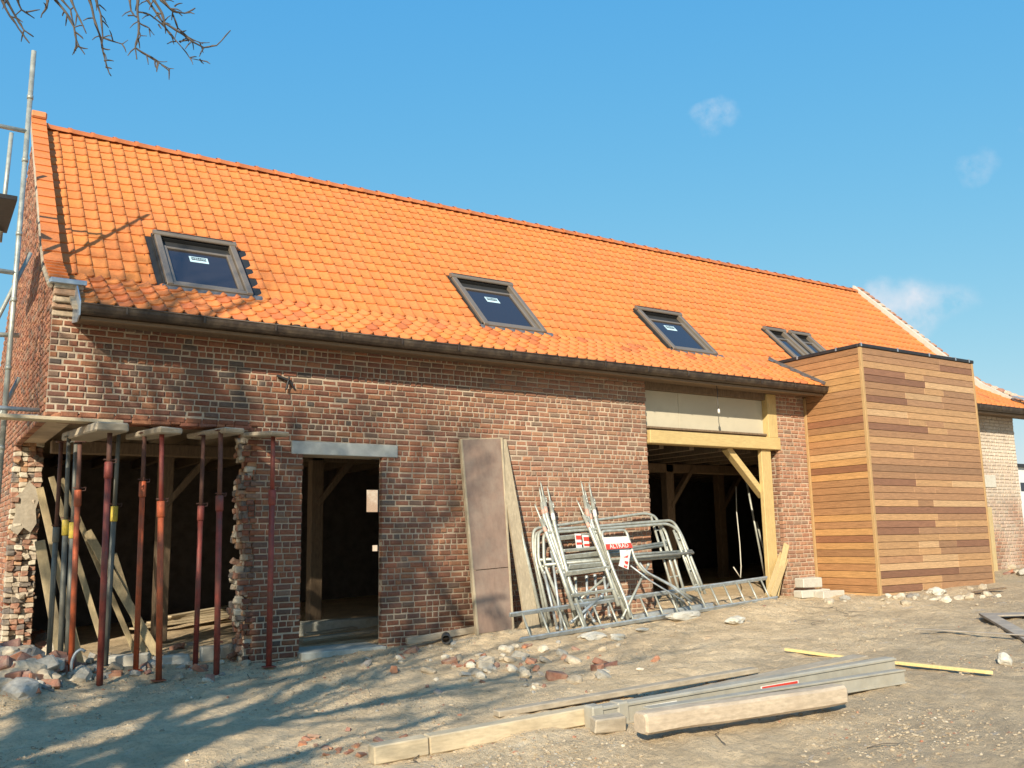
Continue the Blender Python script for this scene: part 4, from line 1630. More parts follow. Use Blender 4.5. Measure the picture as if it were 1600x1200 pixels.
    for (c0, lab) in (((505, 445), 'red and white striped tag left of its twin behind the frames'), ((556, 455), 'red and white striped tag right of its twin, nearer the sign')):
        mb = MB()
        P = lambda dx, dy: lean_pt(*CROP(c0[0]+dx, c0[1]+dy), -.74, -.17)
        mb.prism([P(0, 0), P(42, 0), P(50, 95), P(12, 95)], (0, .003, 0), mi=0)
        for (d0, d1) in ((12, 40), (58, 74)):
            mb.prism([P(6+d0*.1, d0)+Vector((0, -.003, 0)), P(42+d0*.1, d0)+Vector((0, -.003, 0)), P(42+d1*.1, d1)+Vector((0, -.003, 0)), P(6+d1*.1, d1)+Vector((0, -.003, 0))], (0, .001, 0), mi=1)
        tag(mb.build('striped_tag', [M['white_sign'], M['red_sign']], None, P(12, 95)), lab, 'tag', g4)
    # long ladder lying on its side
    yb, yt = -.98, -.45
    a0, a1 = lean_pt(812, 1000, yb, yt-.1), lean_pt(1216, 934, yb+.1, yt-.1)
    a0 = at(812, 1000, -1.02); a1 = at(1214, 934, -.62)
    b0 = at(796, 961, -.80); b1 = at(1198, 903, -.42)
    t = thing('ladder', 'long galvanised ladder lying on its side along the foot of the frames', 'ladder', a0)
    for (p, q) in ((a0, a1), (b0, b1)):
        mb = MB()
        mb.beam(p, q, .028, .055, (0, -.5, 1), bev=.010)
        mb.build('stile', M['galv_dull'], t)
    for k in range(17):
        q = .035 + .93*k/16
        mb = MB()
        mb.tube([a0.lerp(a1, q), b0.lerp(b1, q+.004)], .0135, 8)
        mb.build('rung', M['galv'], t)
    # pale lengths of timber and a board lying behind the ladder
    mb = MB()
    mb.beam(at(985, 965, -.45), at(1110, 945, -.42), .12, .06, bev=.006)
    tag(mb.build('timber_length', M['galv_dull'], None, at(985, 965, -.45)), 'grey length of timber lying behind the ladder rungs', 'timber')


frames()


# ------------------------------------------------------------------ the yard: beams, boards, blocks
def yard():
    # foreground beam
    a, b = gnd(585, 1196), gnd(925, 1135)
    a.z = G(a.x, a.y)+.0
    mb = MB()
    a2, b2 = Vector((a.x, a.y+.05, a.z+.055)), Vector((b.x+.1, b.y+.06, G(b.x, b.y)+.075))
    m_ = a2.lerp(b2, .22)
    dv = (b2-a2).normalized()
    mb.beam(a2, m_-dv*.004, .12, .115, bev=.008)
    mb.beam(m_+dv*.004, b2, .115, .118, bev=.008)
    tag(mb.build('timber_beam', M['pale_wood'], None, a2), 'squared pale timber beam with a saw cut lying nearest in the yard', 'beam')
    # steel formwork beam: a flanged box lying on top, its fellow behind
    g = 'grey steel beams in the yard'
    a, b = at(922, 1122, -4.50), at(1392, 1040, -4.72)
    t = thing('steel_beam', 'long grey steel beam with two stickers lying on the timber', 'beam', a, g)
    mb = MB()
    mb.beam(a, b, .10, .15, bev=.006)
    mb.beam(a-Vector((0, .056, -.06)), b-Vector((0, .056, -.06)), .012, .018, bev=.003)
    mb.beam(a-Vector((0, .056, .06)), b-Vector((0, .056, .06)), .012, .018, bev=.003)
    mb.build('web', M['steel_form'], t)
    dv = (b-a).normalized()
    mb = MB()
    for q in (.0, .11):
        c = a + dv*(.035+q*2.0)
        mb.beam(c-dv*.05, c+dv*.05, .125, .17, bev=.012)
    mb.build('end_shoe', M['steel_form'], t)
    up = Vector((0, 0, 1))
    s_ = dv.cross(up).normalized()
    uu = s_.cross(dv)
    for (q0, q1, m0, h0) in ((.145, .235, M['white_sign'], .035), (.50, .63, M['white_sign'], .03)):
        mb = MB()
        c0, c1 = a.lerp(b, q0), a.lerp(b, q1)
        mb.beam(c0 + s_*.0525 - uu*.005, c1 + s_*.0525 - uu*.005, .003, h0*2, bev=0)
        st = mb.build('sticker', m0, t)
        if q0 > .4:
            mb = MB()
            mb.beam(a.lerp(b, q0+.004) + s_*.0545 + uu*.010, a.lerp(b, q1-.004) + s_*.0545 + uu*.010, .002, .022, bev=0)
            mb.build('sticker_stripe', M['red_sign'], st)
    a, b = at(1010, 1118, -4.80), at(1407, 1056, -4.95)
    t2 = thing('steel_beam', 'grey steel beam lying in front of and below the one with stickers', 'beam', a, g)
    mb = MB()
    mb.beam(a, b, .09, .11, bev=.006)
    mb.build('web', M['steel_form'], t2)
    mb = MB()
    mb.beam(a-Vector((0, .05, -.05)), b-Vector((0, .05, -.05)), .014, .016, bev=.003)
    mb.beam(a-Vector((0, .05, .05)), b-Vector((0, .05, .05)), .014, .016, bev=.003)
    mb.build('flange', M['steel_form'], t2)
    # stub timber under them
    p = gnd(965, 1150)
    mb = MB()
    mb.obox((p.x, p.y+.1, G(p.x, p.y+.1)+.05), (.13, -.01, 0), (.02, .06, 0), (0, 0, .05), (1, 1, 1), 0, .01, .006)
    tag(mb.build('timber_block', M['grey_wood'], None, p), 'grey wooden block propping up the end of the steel beams', 'block')
    # barked log
    mb = MB()
    a, b = at(1003, 1130, -5.02), at(1312, 1084, -5.20)
    K, NS = 16, 20
    d0 = (b-a).normalized()
    sx = d0.cross(Vector((0, 0, 1))).normalized()
    sz = sx.cross(d0)
    vs, fs = [], []
    for k in range(K+3):
        q = clampf((k-1)/K, 0, 1)
        p = a.lerp(b, q) + (d0*-.018 if k == 0 else d0*.018 if k == K+2 else Vector((0, 0, 0)))
        tap = (.86 if k in (0, K+2) else 1.0)*(1+.04*n3(q*4, 9))
        p = p + sz*.010*n3(q*3, 5) + sx*.012*n3(q*2.5, 2)
        for m_ in range(NS):
            an = 2*math.pi*m_/NS
            c_, s_ = math.cos(an), math.sin(an)
            rr = (abs(c_)**6 + abs(s_)**6)**(-1/6)
            rr *= 1 + .05*n3(q*5+m_*.3, m_*.7, 3)
            vs.append(p + sx*(c_*rr*.078*tap) + sz*(s_*rr*.070*tap))
    for k in range(K+2):
        for m_ in range(NS):
            fs.append((k*NS+m_, k*NS+(m_+1) % NS, (k+1)*NS+(m_+1) % NS, (k+1)*NS+m_))
    fs.append(tuple(range(NS))[::-1])
    fs.append(tuple((K+2)*NS+m_ for m_ in range(NS)))
    mb.add(vs, fs, (1, 1, 1), 0, False)
    tag(mb.build('worn_timber', M['log_wood'], None, a), 'thick pale timber with worn round edges lying nearest beside the grey steel beams', 'timber')
    # flat plank behind them
    mb = MB()
    a, b = gnd(775, 1122), gnd(1180, 1056)
    mb.beam(Vector((a.x, a.y, G(a.x, a.y)+.03)), Vector((b.x, b.y, G(b.x, b.y)+.05)), .10, .045, bev=.006)
    tag(mb.build('plank', M['grey_wood'], None, a), 'weathered grey plank half buried behind the steel beams', 'plank')
    mb = MB()
    a, b = at(1050, 1088, -4.3), at(1345, 1026, -4.42)
    mb.beam(a, b, .16, .03, bev=.004)
    tag(mb.build('plank', M['grey_wood'], None, a), 'grey board lying flat on the far side of the stickered steel beam', 'plank')
    # new laths
    for (p0, p1, lab) in (((1228, 1020), (1340, 1035), 'short new yellow lath behind the steel beams'), ((1400, 1042), (1552, 1057), 'pointed new yellow lath sticking out right of the steel beams')):
        a, b = gnd(*p0), gnd(*p1)
        a.z, b.z = G(a.x, a.y)+.03, G(b.x, b.y)+.03
        mb = MB()
        d = (b-a)
        mb.beam(a, b-d*.06, .055, .028, bev=.003)
        s = d.normalized().cross(Vector((0, 0, 1)))
        e = b-d*.06
        mb.prism([e+s*.0275+Vector((0, 0, -.014)), e-s*.0275+Vector((0, 0, -.014)), b+Vector((0, 0, -.014))], (0, 0, .028))
        tag(mb.build('lath', M['yellow_wood'], None, a), lab, 'lath', 'yellow laths in the yard')
    # planks at the right edge
    g = 'grey planks at the right edge of the yard'
    for (p0, p1, w, h, z0, lab) in (((1541, 966), (1660, 1036), .16, .03, .05, 'muddy grey plank running out of the right side of the yard'), ((1430, 990), (1640, 1003), .05, .012, .05, 'long thin grey strip lying in front of the muddy plank at the right'), ((1545, 965), (1690, 962), .30, .02, .03, 'flat muddy board behind the plank at the right edge')):
        a, b = gnd(*p0), gnd(*p1)
        a.z, b.z = G(a.x, a.y)+z0, G(b.x, b.y)+z0
        mb = MB()
        mb.beam(a, b, w, h, bev=.003)
        tag(mb.build('grey_plank', M['grey_sheet'], None, a), lab, 'plank', g)
    a, b = gnd(1520, 929), gnd(1570, 924)
    mb = MB()
    mb.beam(a+Vector((0, 0, .03)), b+Vector((0, 0, .05)), .09, .02, bev=.002)
    tag(mb.build('roof_slate', M['old_timber'], None, a), 'dark scrap of board lying in the dirt before the whitewashed wall', 'board')
    # concrete blocks by the pier
    g = 'aerated blocks beside the brick pier'
    for (q, w, h, Y, lab) in (((1254, 936, 1300, 920), .0, .0, -.42, 'pale aerated block lying under another beside the brick pier'), ((1256, 919, 1286, 902), 0, 0, -.40, 'pale aerated block on top of the lower one beside the brick pier'), ((1288, 939, 1322, 922), 0, 0, -.62, 'broken pale block lying right of the stacked pair')):
        p0, p1 = at(q[0], q[1], Y), at(q[2], q[3], Y)
        mb = MB()
        mb.obox(((p0.x+p1.x)/2, Y+.10, (p0.z+p1.z)/2), ((p1.x-p0.x)/2, .01, 0), (.02, .10, 0), (0, 0, (p1.z-p0.z)/2), (1, 1, 1), 0, .012, .008)
        tag(mb.build('aerated_block', M['aerated'], None, (p0.x, Y, p0.z)), lab, 'block', g)
    # boards at the foot of the wall near the door, with a drain pipe
    g = 'boards at the foot of the wall'
    for (p0, p1, Y, w, h, lab) in (((635, 1002), (752, 982), -.22, .05, .075, 'weathered board on edge along the wall foot left of the deck panel'), ((690, 1010), (770, 992), -.40, .10, .05, 'flat grey board lying in front of the one on edge')):
        mb = MB()
        a, b = at(*p0, Y), at(*p1, Y)
        mb.beam(a, b, w, h, bev=.006)
        tag(mb.build('wall_foot_board', M['grey_wood'], None, a), lab, 'board', g)
    mb = MB()
    a = at(697, 999, -.48)
    b = a + Vector((.16, .30, .01))
    n_ = 16
    e = (b-a).normalized()
    sx = e.cross(Vector((0, 0, 1))).normalized()
    sz = sx.cross(e)
    vs = []
    for (p, r) in ((a, .052), (b, .052), (b, .044), (a, .044)):
        for k in range(n_):
            an = 2*math.pi*k/n_
            vs.append(p + (sx*math.cos(an)+sz*math.sin(an))*r)
    fs = [(r*n_+k, r*n_+(k+1) % n_, ((r+1) % 4)*n_+(k+1) % n_, ((r+1) % 4)*n_+k) for r in range(4) for k in range(n_)]
    mb.add(vs, fs, (1, 1, 1), 0, True)
    tag(mb.build('drain_pipe', M['plastic'], None, a), 'stub of dark drain pipe lying by the boards at the wall foot', 'pipe')
    # new boards leaning at the right jamb of the wide opening
    g = 'new boards leaning in the wide opening'
    for k, (p0, p1, Y0, Y1, lab) in enumerate((((1222, 866), (1199, 932), .02, -.25, 'new yellow board leaning steepest at the right jamb of the wide opening'), ((1228, 872), (1207, 932), .0, -.28, 'new yellow board in the middle of the three at the right jamb'), ((1229, 850), (1212, 930), -.02, -.12, 'new yellow board standing nearest the brick pier at the right jamb'))):
        mb = MB()
        mb.beam(at(*p1, Y1), at(*p0, Y0), .10, .02, (-.3, -1, 0), bev=.003)
        tag(mb.build('new_board', M['yellow_wood_up'], None, at(*p1, Y1)), lab, 'board', g)
    # inside the wide opening: cable, leaning poles, red can
    mb = MB()
    pts = [at(x, y, 1.1) for x, y in ((1150, 760), (1151, 800), (1156, 850), (1158, 885), (1157, 903), (1152, 895), (1146, 886))]
    mb.tube(pts, .009, 6)
    tag(mb.build('hanging_cable', M['cable_white'], None, pts[-1]), 'white cable hanging down inside the wide opening', 'cable')
    for (p0, p1, lab) in (((1165, 745), (1196, 905), 'pale pole leaning inside the wide opening behind the post'), ((1182, 815), (1202, 890), 'short pale pole leaning beside the longer one behind the post')):
        mb = MB()
        mb.tube([at(*p0, .9), at(*p1, .7)], .017, 8)
        tag(mb.build('leaning_pole', M['galv'], None, at(*p1, .7)), lab, 'pole', 'poles inside the wide opening')
    # bay: boards leaning inside, stacked boards, blocks on the floor
    g = 'boards leaning inside the knocked-out bay'
    data = [((62, 845), (84, 965), .55, .10, 'amber sheet edge leaning furthest left inside the bay'),
            ((62, 762), (108, 962), .75, .075, 'long pale board leaning inside the bay left of the grey props'),
            ((80, 745), (148, 965), .60, .06, 'cream board crossing behind the grey props inside the bay'),
            ((96, 748), (186, 960), .72, .055, 'pale board leaning lowest toward the middle of the bay'),
            ((136, 830), (190, 925), .62, .09, 'short pale board end lit by the sun behind the darkest red prop'),
            ((178, 865), (206, 955), .62, .06, 'short grey board end right of the darkest red prop')]
    for (p0, p1, Y, w, lab) in data:
        mb = MB()
        a, b = at(*p0, Y+.9), at(*p1, Y+.7)
        dv = (b-a).normalized()
        while b.z > G(b.x, b.y)+.03:
            b = b + dv*.02
        mb.beam(a, b, .022, w*1.05, (1, 0, .2), bev=.003)
        tag(mb.build('inner_board', M['inner_wood'], None, b), lab, 'board', g)
    g = 'boards stacked flat on the bay floor'
    for k in range(5):
        mb = MB()
        a, b = gnd(205+14*k, 994-2*k), gnd(382, 970-2*k)
        a.z, b.z = G(a.x, a.y)+.10+.026*k, G(b.x, b.y)+.10+.026*k
        mb.beam(a, b, .13, .024, bev=.003)
        tag(mb.build('stacked_board', M['pale_wood'], None, a), 'grey board in the low flat stack on the bay floor beside the torn pier', 'board', g)
    g = 'pale blocks on the bay floor'
    for (x0, y0, x1, y1, Y, lab) in ((316, 1003, 343, 983, .55, 'upright pale block on the bay floor next to the rusty red prop'), (346, 1000, 376, 983, .6, 'pale hollow block on the bay floor against the torn pier'), (264, 1012, 292, 1000, .5, 'low cream block on the bay floor left of the rusty red prop'),
                                    (172, 1012, 240, 992, .9, 'long grey kerb stone on the bay floor behind the middle props'), (240, 1022, 300, 1008, .35, 'broken cream slab on the bay floor in front of the low block')):
        p0, p1 = at(x0, y0, Y), at(x1, y1, Y)
        zb = G((p0.x+p1.x)/2, Y)-.02
        h = max(.07, p1.z-p0.z)
        mb = MB()
        mb.obox(((p0.x+p1.x)/2, Y+.08, zb+h/2+.02), ((p1.x-p0.x)/2, .01, 0), (.015, .09, 0), (0, 0, h/2+.02), (1, 1, 1), 0, .015, .01)
        tag(mb.build('pale_block', M['aerated'], None, (p0.x, Y, zb)), lab, 'block', g)
    # bent hose end by the orange prop
    mb = MB()
    pts = [at(x, y, -.25) for x, y in ((111, 1050), (112, 1033), (118, 1020), (127, 1014), (133, 1018))]
    mb.tube(rounded(pts, .05), .014, 8)
    tag(mb.build('conduit', M['galv_dull'], None, pts[0]), 'bent grey conduit sticking out of the rubble beside the orange prop', 'conduit')
    # planks on the floor inside the doorway
    for (p0, p1, Y, lab) in (((470, 975), (590, 962), .9, 'dark plank lying across the floor inside the doorway'), ((480, 960), (560, 955), 1.5, 'short board lying further back inside the doorway')):
        a, b = at(*p0, Y), at(*p1, Y)
        mb = MB()
        mb.beam((a.x, Y, .09), (b.x, Y+.1, .12), .14, .03, bev=.004)
        tag(mb.build('floor_plank', M['grey_wood'], None, a), lab, 'plank', 'planks inside the doorway')
    # pale sacks / slabs in the dirt before the ladder
    for (px, py, sx, sy, sz, lab) in ((926, 998, .17, .09, .05, 'long white stone lying in the dirt before the ladder'), (966, 1000, .09, .07, .05, 'rounded pale stone just right of the long white one'), (1068, 966, .26, .10, .06, 'white plastic sack lying under the ladder foot'), (1150, 972, .16, .10, .05, 'crumpled pale sack at the right end of the ladder'), (1004, 985, .10, .06, .02, 'flat white scrap between the stones and the sack'), (1462, 929, .12, .1, .07, 'large cream stone before the timber box'), (1570, 1035, .07, .06, .06, 'round cream stone near the right edge of the yard')):
        p = gnd(px, py)
        me = rock_mesh(random.random()*50, 3, .55, .35)
        o = bpy.data.objects.new('pale_stone', me)
        COL.objects.link(o)
        o.location = (p.x, p.y, G(p.x, p.y)+sz*.45)
        o.scale = (sx, sy, sz)
        o.rotation_euler = (0, 0, random.uniform(-.4, .4))
        me.materials.append(M['aerated'])
        tag(o, lab, 'stone')


def rock_mesh(seed, sub=2, amp=.35, angular=0.0, col=None):
    import bmesh
    bm = bmesh.new()
    bmesh.ops.create_icosphere(bm, subdivisions=sub, radius=1.0)
    for v in bm.verts:
        d = v.co.normalized()
        k = 1 + amp*noise.noise(d*1.3 + Vector((seed, seed*.7, 0))) + amp*.4*noise.noise(d*3.1 + Vector((0, seed, 3)))
        c = d*k
        if angular:
            m_ = max(abs(c.x), abs(c.y), abs(c.z))
            c = c.lerp(c/max(m_, .01)*.85, angular)
        v.co = c
    me = bpy.data.meshes.new('rock')
    bm.to_mesh(me)
    bm.free()
    at_ = me.attributes.new('tint', 'FLOAT_COLOR', 'FACE')
    cc = col or (.45, .40, .32)
    at_.data.foreach_set('color', [q for _ in me.polygons for q in (*cc, 1.0)])
    return me


yard()


# ------------------------------------------------------------------ rubble
RUB_COLS = {'brick_lump': [(.34, .14, .08), (.40, .17, .09), (.28, .13, .085), (.25, .125, .095)],
            'mortar_lump': [(.46, .39, .29), (.54, .48, .38), (.38, .31, .22)],
            'grey_stone': [(.30, .28, .24), (.22, .20, .18), (.36, .34, .30)]}


def rubble():
    protos = {}
    for kind, cols in RUB_COLS.items():
        protos[kind] = []
        for k, c in enumerate(cols):
            for v in range(2):
                if kind == 'brick_lump' or (kind == 'grey_stone' and v):
                    b = MB()
                    b.obox((0, 0, 0), (1, 0, 0), (0, .72, 0), (0, 0, .75), c, 0, .10, .24)
                    tmp = b.build('fragment', M['stone'])
                    protos[kind].append(tmp.data)
                    bpy.data.objects.remove(tmp)
                    continue
                me = rock_mesh(k*7.3+v*3.1+len(kind), 2, .55, .85 if kind != 'mortar_lump' else .5, c)
                me.materials.append(M['stone'])
                protos[kind].append(me)

    def put(kind, x, y, s, lab, group, sink=.25, dz=0.0):
        me = random.choice(protos[kind])
        o = bpy.data.objects.new(kind, me)
        COL.objects.link(o)
        sx, sy, sz = s*random.uniform(.8, 1.4), s*random.uniform(.7, 1.1), s*random.uniform(.45, .8)
        o.scale = (sx, sy, sz)
        o.rotation_euler = (random.uniform(-.5, .5), random.uniform(-.5, .5), random.uniform(0, 6.28))
        o.location = (x, y, G(x, y) + sz*(.5-sink) + dz)
        tag(o, lab, 'rubble', group)
    rk = lambda: random.choices(('brick_lump', 'mortar_lump', 'grey_stone'), (3, 5, 4))[0]
    names = {'brick_lump': 'broken red brick', 'mortar_lump': 'pale lump of mortar', 'grey_stone': 'grey chunk of rubble'}
    # heap at the torn corner
    for _ in range(260):
        px, py = random.gauss(50, 58), random.gauss(1020, 46)
        if py < 890 or py > 1092 or px < -10 or px > 185 or py < 1005-(90-px)*1.2 or py > 1095-px*.25:
            continue
        p = gnd(px, py)
        k = rk()
        put(k, p.x, p.y, random.choice((.04, .05, .065, .08, .11, .13)), names[k] + ' in the rubble heap at the torn left corner', names[k] + ' of the corner heap', .2)
    for _ in range(75):
        px, py = random.uniform(40, 190), random.uniform(1022, 1084)
        if py > 1096-px*.2:
            continue
        p = gnd(px, py)
        k = rk()
        put(k, p.x, p.y, random.choice((.025, .03, .04, .05, .065)), names[k] + ' in the rubble heap at the torn left corner', names[k] + ' of the corner heap', .25)
    # under the bay
    for _ in range(45):
        px, py = random.uniform(130, 400), random.gauss(1038, 14)
        p = gnd(px, py)
        k = rk()
        put(k, p.x, p.y, random.choice((.025, .035, .05, .065)), names[k] + ' scattered under the steel props', names[k] + ' under the props')
    # scatter in front of the wall by the deck panel
    for _ in range(110):
        px, py = random.gauss(790, 90), random.gauss(1032, 22)
        if py < 1003 - max(0, px-800)*.1:
            continue
        p = gnd(px, py)
        k = rk()
        put(k, p.x, p.y, random.choice((.022, .03, .04, .055, .07)), names[k] + ' in the dirt before the leaning deck panel', names[k] + ' before the panel')
    # line of stones at the foot of the timber box
    for _ in range(45):
        px = random.uniform(1290, 1560)
        py = 938 - (px-1373)*.082 + random.gauss(4, 6) - (8 if px < 1373 else 0)
        p = gnd(px, py)
        k = random.choices(('brick_lump', 'mortar_lump', 'grey_stone'), (1, 6, 1))[0]
        put(k, p.x, p.y, random.choice((.03, .045, .06, .075)), names[k] + ' along the foot of the timber box', names[k] + ' by the timber box')
    # right-hand wall foot
    for _ in range(14):
        px, py = random.uniform(1562, 1600), random.uniform(880, 905)
        p = gnd(px, py)
        k = rk()
        put(k, p.x, p.y, random.choice((.05, .07, .09)), names[k] + ' at the foot of the whitewashed wall', names[k] + ' by the whitewashed wall')
    # brick crumbs beside the timber beam
    for _ in range(26):
        px, py = random.gauss(540, 42), random.gauss(1168, 9)
        p = gnd(px, py)
        put('brick_lump', p.x, p.y, random.choice((.014, .02, .03)), 'crushed orange brick beside the end of the timber beam', 'crushed bricks by the beam')
    # crumbs and pebbles too many to count
    mb = MB()
    import bmesh
    bm = bmesh.new()
    bmesh.ops.create_icosphere(bm, subdivisions=1, radius=1.0)
    vs0 = [v.co.copy() for v in bm.verts]
    fs0 = [tuple(v.index for v in f.verts) for f in bm.faces]
    bm.free()
    allc = [c for v in RUB_COLS.values() for c in v]
    dirt = [(.38, .30, .20), (.33, .26, .175), (.43, .35, .245), (.28, .215, .14)]
    n_ = 0
    while n_ < 26000:
        px, py = random.uniform(-60, 1660), 930 + 290*random.random()**.8
        d = pix_ray(px, py)
        t = (-.13-CAM.z+.035*CAM.x+.035*CAM.y)/(d.z-.035*d.x-.035*d.y)
        p = CAM + d*t
        if p.y > -.05 and not (1.2 < p.x < 3.0 and p.y < .8):
            n_ += 1
            continue
        dens = .16 + 1.15*n3(p.x*.75, p.y*1.1, 31)
        dens += .6*sstep(-1.9, -.3, p.y)
        if random.random() > dens:
            n_ += 1
            continue
        s = random.choice((.003, .004, .004, .005, .006, .007, .009, .012))*(.7+.07*t)
        R3 = Matrix.Rotation(random.uniform(0, 6.28), 3, 'Z') @ Matrix.Rotation(random.uniform(-.6, .6), 3, 'X')
        k = random.uniform(0, 50)
        sc = Vector((s*random.uniform(.8, 1.6), s*random.uniform(.7, 1.2), s*random.uniform(.5, .9)))
        z = G(p.x, p.y)
        vv = []
        for v in vs0:
            q = v*(1+.5*noise.noise(v*1.7+Vector((k, 0, k))))
            vv.append(R3 @ Vector((q.x*sc.x, q.y*sc.y, q.z*sc.z)) + Vector((p.x, p.y, z+s*.15)))
        mb.add(vv, fs0, random.choice(allc if random.random() < .16 else dirt))
        n_ += 1
    o = mb.build('gravel', M['stone'])
    o['kind'] = 'stuff'
    o['label'] = 'crumbs of brick, mortar and pebbles strewn over the yard'
    o['category'] = 'gravel'
    # dead twigs on the ground
    for k in range(15):
        if k < 6:
            px, py = random.gauss(1305, 25), random.gauss(962, 8)
        else:
            px, py = random.uniform(380, 1580), random.uniform(1000, 1180)
        p = gnd(px, py)
        a = random.uniform(0, 6.28)
        pts = []
        L = random.uniform(.15, .5)
        for q in range(6):
            x, y = p.x+math.cos(a)*L*q/5, p.y+math.sin(a)*L*q/5
            pts.append((x, y, G(x, y)+.012+.03*abs(n3(q*.9, k))))
            a += random.uniform(-.35, .35)
        mb = MB()
        mb.tube(pts, .003, 5, radii=[.004, .0035, .003, .003, .002, .0015])
        tag(mb.build('twig', M['bark'], None, p), 'thin dry twig lying loose on the yard dirt', 'twig', 'dry twigs on the ground')


rubble()


# ------------------------------------------------------------------ trees
def grow(mb_t, mb_b, p, d, L, r, lev, maxlev, rs, bend=.18, up=.10, lim=None):
    k = 6
    pts, rad = [p.copy()], [r]
    q, dd = p.copy(), d.normalized()
    for i in range(k):
        dd = (dd + Vector((rs.uniform(-bend, bend), rs.uniform(-bend, bend), rs.uniform(-bend, bend)+up*.3))).normalized()
        q = q + dd*(L/k)
        pts.append(q.copy())
        rad.append(r*(1-.55*(i+1)/k))
    if lim and not lim(pts):
        return
    (mb_t if lev < 1 else mb_b).tube(pts, r, 9 if lev < 2 else 5, radii=rad, caps=False)
    if lev >= maxlev:
        return
    n = (5, 5, 4, 4, 2)[min(lev, 4)]
    for c in range(n):
        t = .35 + .65*(c+rs.random()*.8)/n
        i = min(int(t*k), k-1)
        b = pts[i].lerp(pts[i+1], t*k-i)
        ax = Vector((rs.uniform(-1, 1), rs.uniform(-1, 1), rs.uniform(-.5, .9)))
        nd = (dd*.75 + ax*.85 + Vector((0, 0, up))).normalized()
        grow(mb_t, mb_b, b, nd, L*rs.uniform(.52, .74), max(.004, rad[i]*rs.uniform(.42, .62)), lev+1, maxlev, rs, bend, up, lim)


